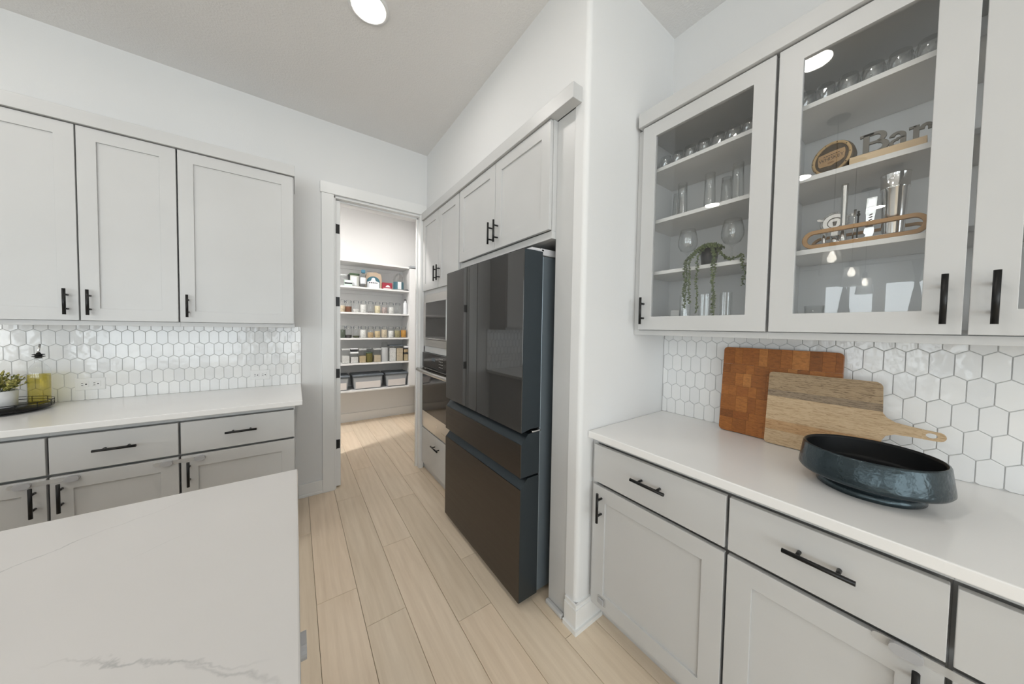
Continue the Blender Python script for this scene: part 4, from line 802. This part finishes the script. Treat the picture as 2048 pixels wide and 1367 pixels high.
t = thing('white_pump_bottle', 'white bottle half hidden behind the end panel on the upper jar shelf', 'bottle', (1.322, 4.54, 1.5485)); MB().lathe([(.0, 0), (.026, 0), (.028, .004), (.028, .15), (.02, .17), (.010, .18), (.010, .20)], (1.322, 4.54, 1.5485), 20).build('body', 'paper_white', t); MB().box(1.308, 1.336, 4.53, 4.55, 1.7485, 1.765).build('cap', 'label_black', t, bev=.002)
# container shelf
ZS = .8705
def canister(name, lab, x0, x1, y0, y1, hgt, content, fill, lidm, lidh=.022):
    t = thing(name, lab, 'container', ((x0+x1)/2, (y0+y1)/2, ZS), 'dry food containers')
    MB().box(x0, x1, y0, y1, ZS, ZS+hgt-lidh).build('tub', 'clear_plastic', t, bev=.006)
    if content: MB().box(x0+.003, x1-.003, y0+.003, y1-.003, ZS+.003, ZS+.003+(hgt-lidh)*fill).build('contents', content, t, bev=.004)
    MB().box(x0-.002, x1+.002, y0-.002, y1+.002, ZS+hgt-lidh, ZS+hgt).build('lid', lidm, t, bev=.005); return t
canister('food_container', 'square clear container half full of white flour at the doorway edge', .497, .588, 4.48, 4.60, .195, 'c_white', .55, 'frost')
canister('food_container', 'square clear container with black and white lid', .596, .690, 4.48, 4.60, .150, 'c_white', .62, 'paper_white'); t = thing('scoop_box', 'small black topped tub stacked on the black and white lid container', 'container', (.643, 4.54, ZS+.15)); MB().box(.602, .684, 4.485, 4.59, ZS+.1505, ZS+.184).build('tub', 'lid_black', t, bev=.004); MB().box(.598, .688, 4.483, 4.592, ZS+.184, ZS+.196).build('lid', 'paper_white', t, bev=.003)
canister('food_container', 'square clear container with tan rice left of the olive jar', .702, .786, 4.48, 4.60, .190, 'c_oat', .52, 'frost')
canister('food_container', 'tall container behind the olive jar with clear lid', .795, .878, 4.62, 4.73, .192, 'c_white', .3, 'frost')
t = thing('olive_jar', 'low olive green jar of dried herbs on the container shelf', 'jar', (.832, 4.53, ZS)); MB().lathe([(.0, 0), (.041, 0), (.043, .004), (.043, .122), (.041, .126), (.0, .127)], (.832, 4.53, ZS), 24, caps=False).build('body', 'c_olive', t); MB().lathe([(.0435, .122), (.0435, .134), (.0, .136)], (.832, 4.53, ZS), 24).build('lid', 'lid_green', t)
canister('food_container', 'clear container half full of pinkish oats right of the olive jar', .887, .977, 4.48, 4.60, .190, 'c_beige', .55, 'frost')
t = thing('dispenser_bottle', 'tall frosted dispenser bottle with domed clear cap', 'bottle', (1.032, 4.52, ZS)); MB().lathe([(.0, 0), (.043, 0), (.045, .004), (.045, .185), (.040, .20)], (1.032, 4.52, ZS), 24).build('body', 'frost', t); MB().lathe([(.036, .20), (.040, .21), (.039, .262), (.030, .275), (.0, .277)], (1.032, 4.52, ZS), 24).build('cap', 'clear_plastic', t)
canister('food_container', 'tall pale container, left of the matching pair', 1.092, 1.182, 4.48, 4.62, .232, 'c_white', .86, 'lid_slate', .016); canister('food_container', 'tall pale container, right of the matching pair', 1.188, 1.280, 4.48, 4.62, .232, 'c_beige', .84, 'lid_slate', .016)
canister('food_container', 'low black lidded container at the right end, bottom of its stack', 1.292, 1.350, 4.47, 4.60, .120, 'c_oat', .9, 'lid_black', .018)
t = thing('food_container', 'low container with white lid, top of the right end stack', 'container', (1.32, 4.54, ZS+.12), 'dry food containers'); MB().box(1.292, 1.350, 4.47, 4.60, ZS+.1205, ZS+.19).build('tub', 'clear_plastic', t, bev=.005); MB().box(1.296, 1.346, 4.474, 4.596, ZS+.123, ZS+.165).build('contents', 'c_tan', t, bev=.004); MB().box(1.290, 1.352, 4.468, 4.602, ZS+.19, ZS+.215).build('lid', 'paper_white', t, bev=.004)
# bins
ZBN = .5105
def lidbin(lab, x0, x1):
    t = thing('storage_bin', lab, 'bin', ((x0+x1)/2, 4.6, ZBN), 'lidded bins on the lowest shelf'); y0, y1 = 4.47, 4.74; h_ = .175; i = .018
    b = MB(); vs = [(x0+i, y0+i, ZBN), (x1-i, y0+i, ZBN), (x1-i, y1-i, ZBN), (x0+i, y1-i, ZBN), (x0, y0, ZBN+h_), (x1, y0, ZBN+h_), (x1, y1, ZBN+h_), (x0, y1, ZBN+h_)]
    b.add(vs, [(3, 2, 1, 0), (4, 5, 6, 7), (0, 1, 5, 4), (1, 2, 6, 5), (2, 3, 7, 6), (3, 0, 4, 7)]).build('tub', 'bin_grey', t, bev=.02, seg=3)
    MB().box(x0+i+.012, x1-i-.012, y0+.006, y0+.02, ZBN+.012, ZBN+.105).build('contents', 'bin_white', t, bev=.004)
    MB().box(x0-.010, x1+.010, y0-.012, y1+.01, ZBN+h_-.004, ZBN+h_+.026).build('lid', 'lid_slate', t, bev=.012, seg=3)
lidbin('grey lidded bin at the doorway edge of the lowest shelf', .26, .578); lidbin('grey lidded bin in the middle of the lowest shelf', .625, 1.000); lidbin('grey lidded bin at the right end of the lowest shelf', 1.042, 1.34)

# ------------------------------------------------------------------ lamps
def can(x, y, z, lab, group='recessed ceiling lights', dm='lamp_diffuser'):
    t = thing('recessed_light', lab, 'ceiling light', (x, y, z), group)
    MB().lathe([(.098, 0), (.098, -.004), (.082, -.008), (.076, -.002), (.076, 0)], (x, y, z), 40, caps=False).build('trim_ring', 'trim_paint', t); MB().lathe([(.0, -.003), (.077, -.003), (.077, -.001)], (x, y, z), 40, caps=False).build('diffuser', dm, t)
can(.315, 1.735, ZC, 'round recessed light in the ceiling at the top edge of the picture'); can(.285, .490, ZC, 'recessed light mirrored large at the top left of the right glass door'); can(-1.57, 1.75, ZC, 'recessed light mirrored on the third shelf of the plant cabinet')
can(-1.52, .90, ZC, 'recessed light mirrored at the left below the barrel plaque'); can(-3.28, .53, ZC, 'recessed light mirrored beside the shaker tin'); can(-.33, 3.36, ZC, 'added pantry fill light out of sight left of the doorway', dm='pantry_fill_diffuser_bright'); can(1.10, 3.85, ZC, 'added pantry fill light out of sight above the shelf end panel', dm='pantry_fill_diffuser')  # both pantry lights are unseen, added to brighten the shelves
can(-.9, -1.6, ZC, 'added unseen fill light behind the viewer over the living area'); can(-3.6, -1.6, ZC, 'added unseen fill light behind the viewer on the far window side')  # unseen lights added behind the camera to raise the ambient light
def pendant(x, y, lab):
    t = thing('pendant_lamp', lab, 'pendant light', (x, y, ZC), 'island pendants')
    MB().lathe([(.0, -.022), (.055, -.022), (.062, -.012), (.062, 0)], (x, y, ZC), 28).build('canopy', 'black_metal', t); MB().tube([(x, y, ZC-.02), (x, y, 2.06)], .003, 8).build('cord', 'black_metal', t)
    MB().lathe([(.0, .07), (.016, .07), (.020, .05), (.020, .0)], (x, y, 2.0), 20).build('socket', 'black_metal', t)
    MB().lathe([(.022, .0), (.052, -.002), (.072, -.18), (.0695, -.18), (.050, -.005)], (x, y, 2.005), 32, caps=False, wob=lambda k, i: 1+.012*math.sin(k*2.9+i*2)).build('shade', 'pendant_glass', t)
    MB().lathe([(.0, -.03), (.018, -.024), (.027, -.002), (.022, .022), (.013, .04), (.012, .06)], (x, y, 1.945), 20).build('bulb', 'bulb', t)
pendant(-.535, .498, 'clear cone pendant mirrored largest in the glass door'); pendant(-1.50, .505, 'clear cone pendant mirrored between the other two'); pendant(-2.46, .512, 'clear cone pendant mirrored smallest, farthest over the island')
# curtains by the far windows
def drape(y, lab):
    t = thing('curtain', lab, 'curtain', (-7.52, y, 0), 'tied curtains'); n, mz = 40, 26; vs = []; fs = []
    for j in range(mz+1):
        z = .02+2.86*j/mz; w_ = .035+.20*min(1, abs(z-2.45)/.9)**.8 if z < 2.45 else .035+.13*min(1, (z-2.45)/.45)
        for i in range(n+1): a = i/n; vs.append((-7.52+.03*math.sin(a*PI*14), y+w_*(a*2-1)*.55, z))
    for j in range(mz):
        for i in range(n): fs.append((j*(n+1)+i, j*(n+1)+i+1, (j+1)*(n+1)+i+1, (j+1)*(n+1)+i))
    b = MB().add(vs, fs, True); o = b.build('cloth', 'curtain', t); md = o.modifiers.new('thick', 'SOLIDIFY'); md.thickness = .004; MB().tube([(-7.56, y, 2.45), (-7.48, y-.04, 2.45), (-7.48, y+.04, 2.45)], .012, 8, True).build('tie', 'curtain', t)
drape(1.30, 'dark tied curtain mirrored left in the right glass door'); drape(.30, 'dark tied curtain mirrored at the right edge of the right glass door')
t = thing('curtain_rod', 'black curtain rod over the far windows, seen mirrored', 'curtain rod', (-7.52, .7, 2.9)); MB().tube([(-7.52, -.6, 2.9), (-7.52, 2.0, 2.9)], .012, 10).build('rod', 'black_metal', t)
for y in (-.5, 1.95): MB().tube([(-7.64, y, 2.9), (-7.52, y, 2.9)], .008, 8).build('bracket', 'black_metal', t)
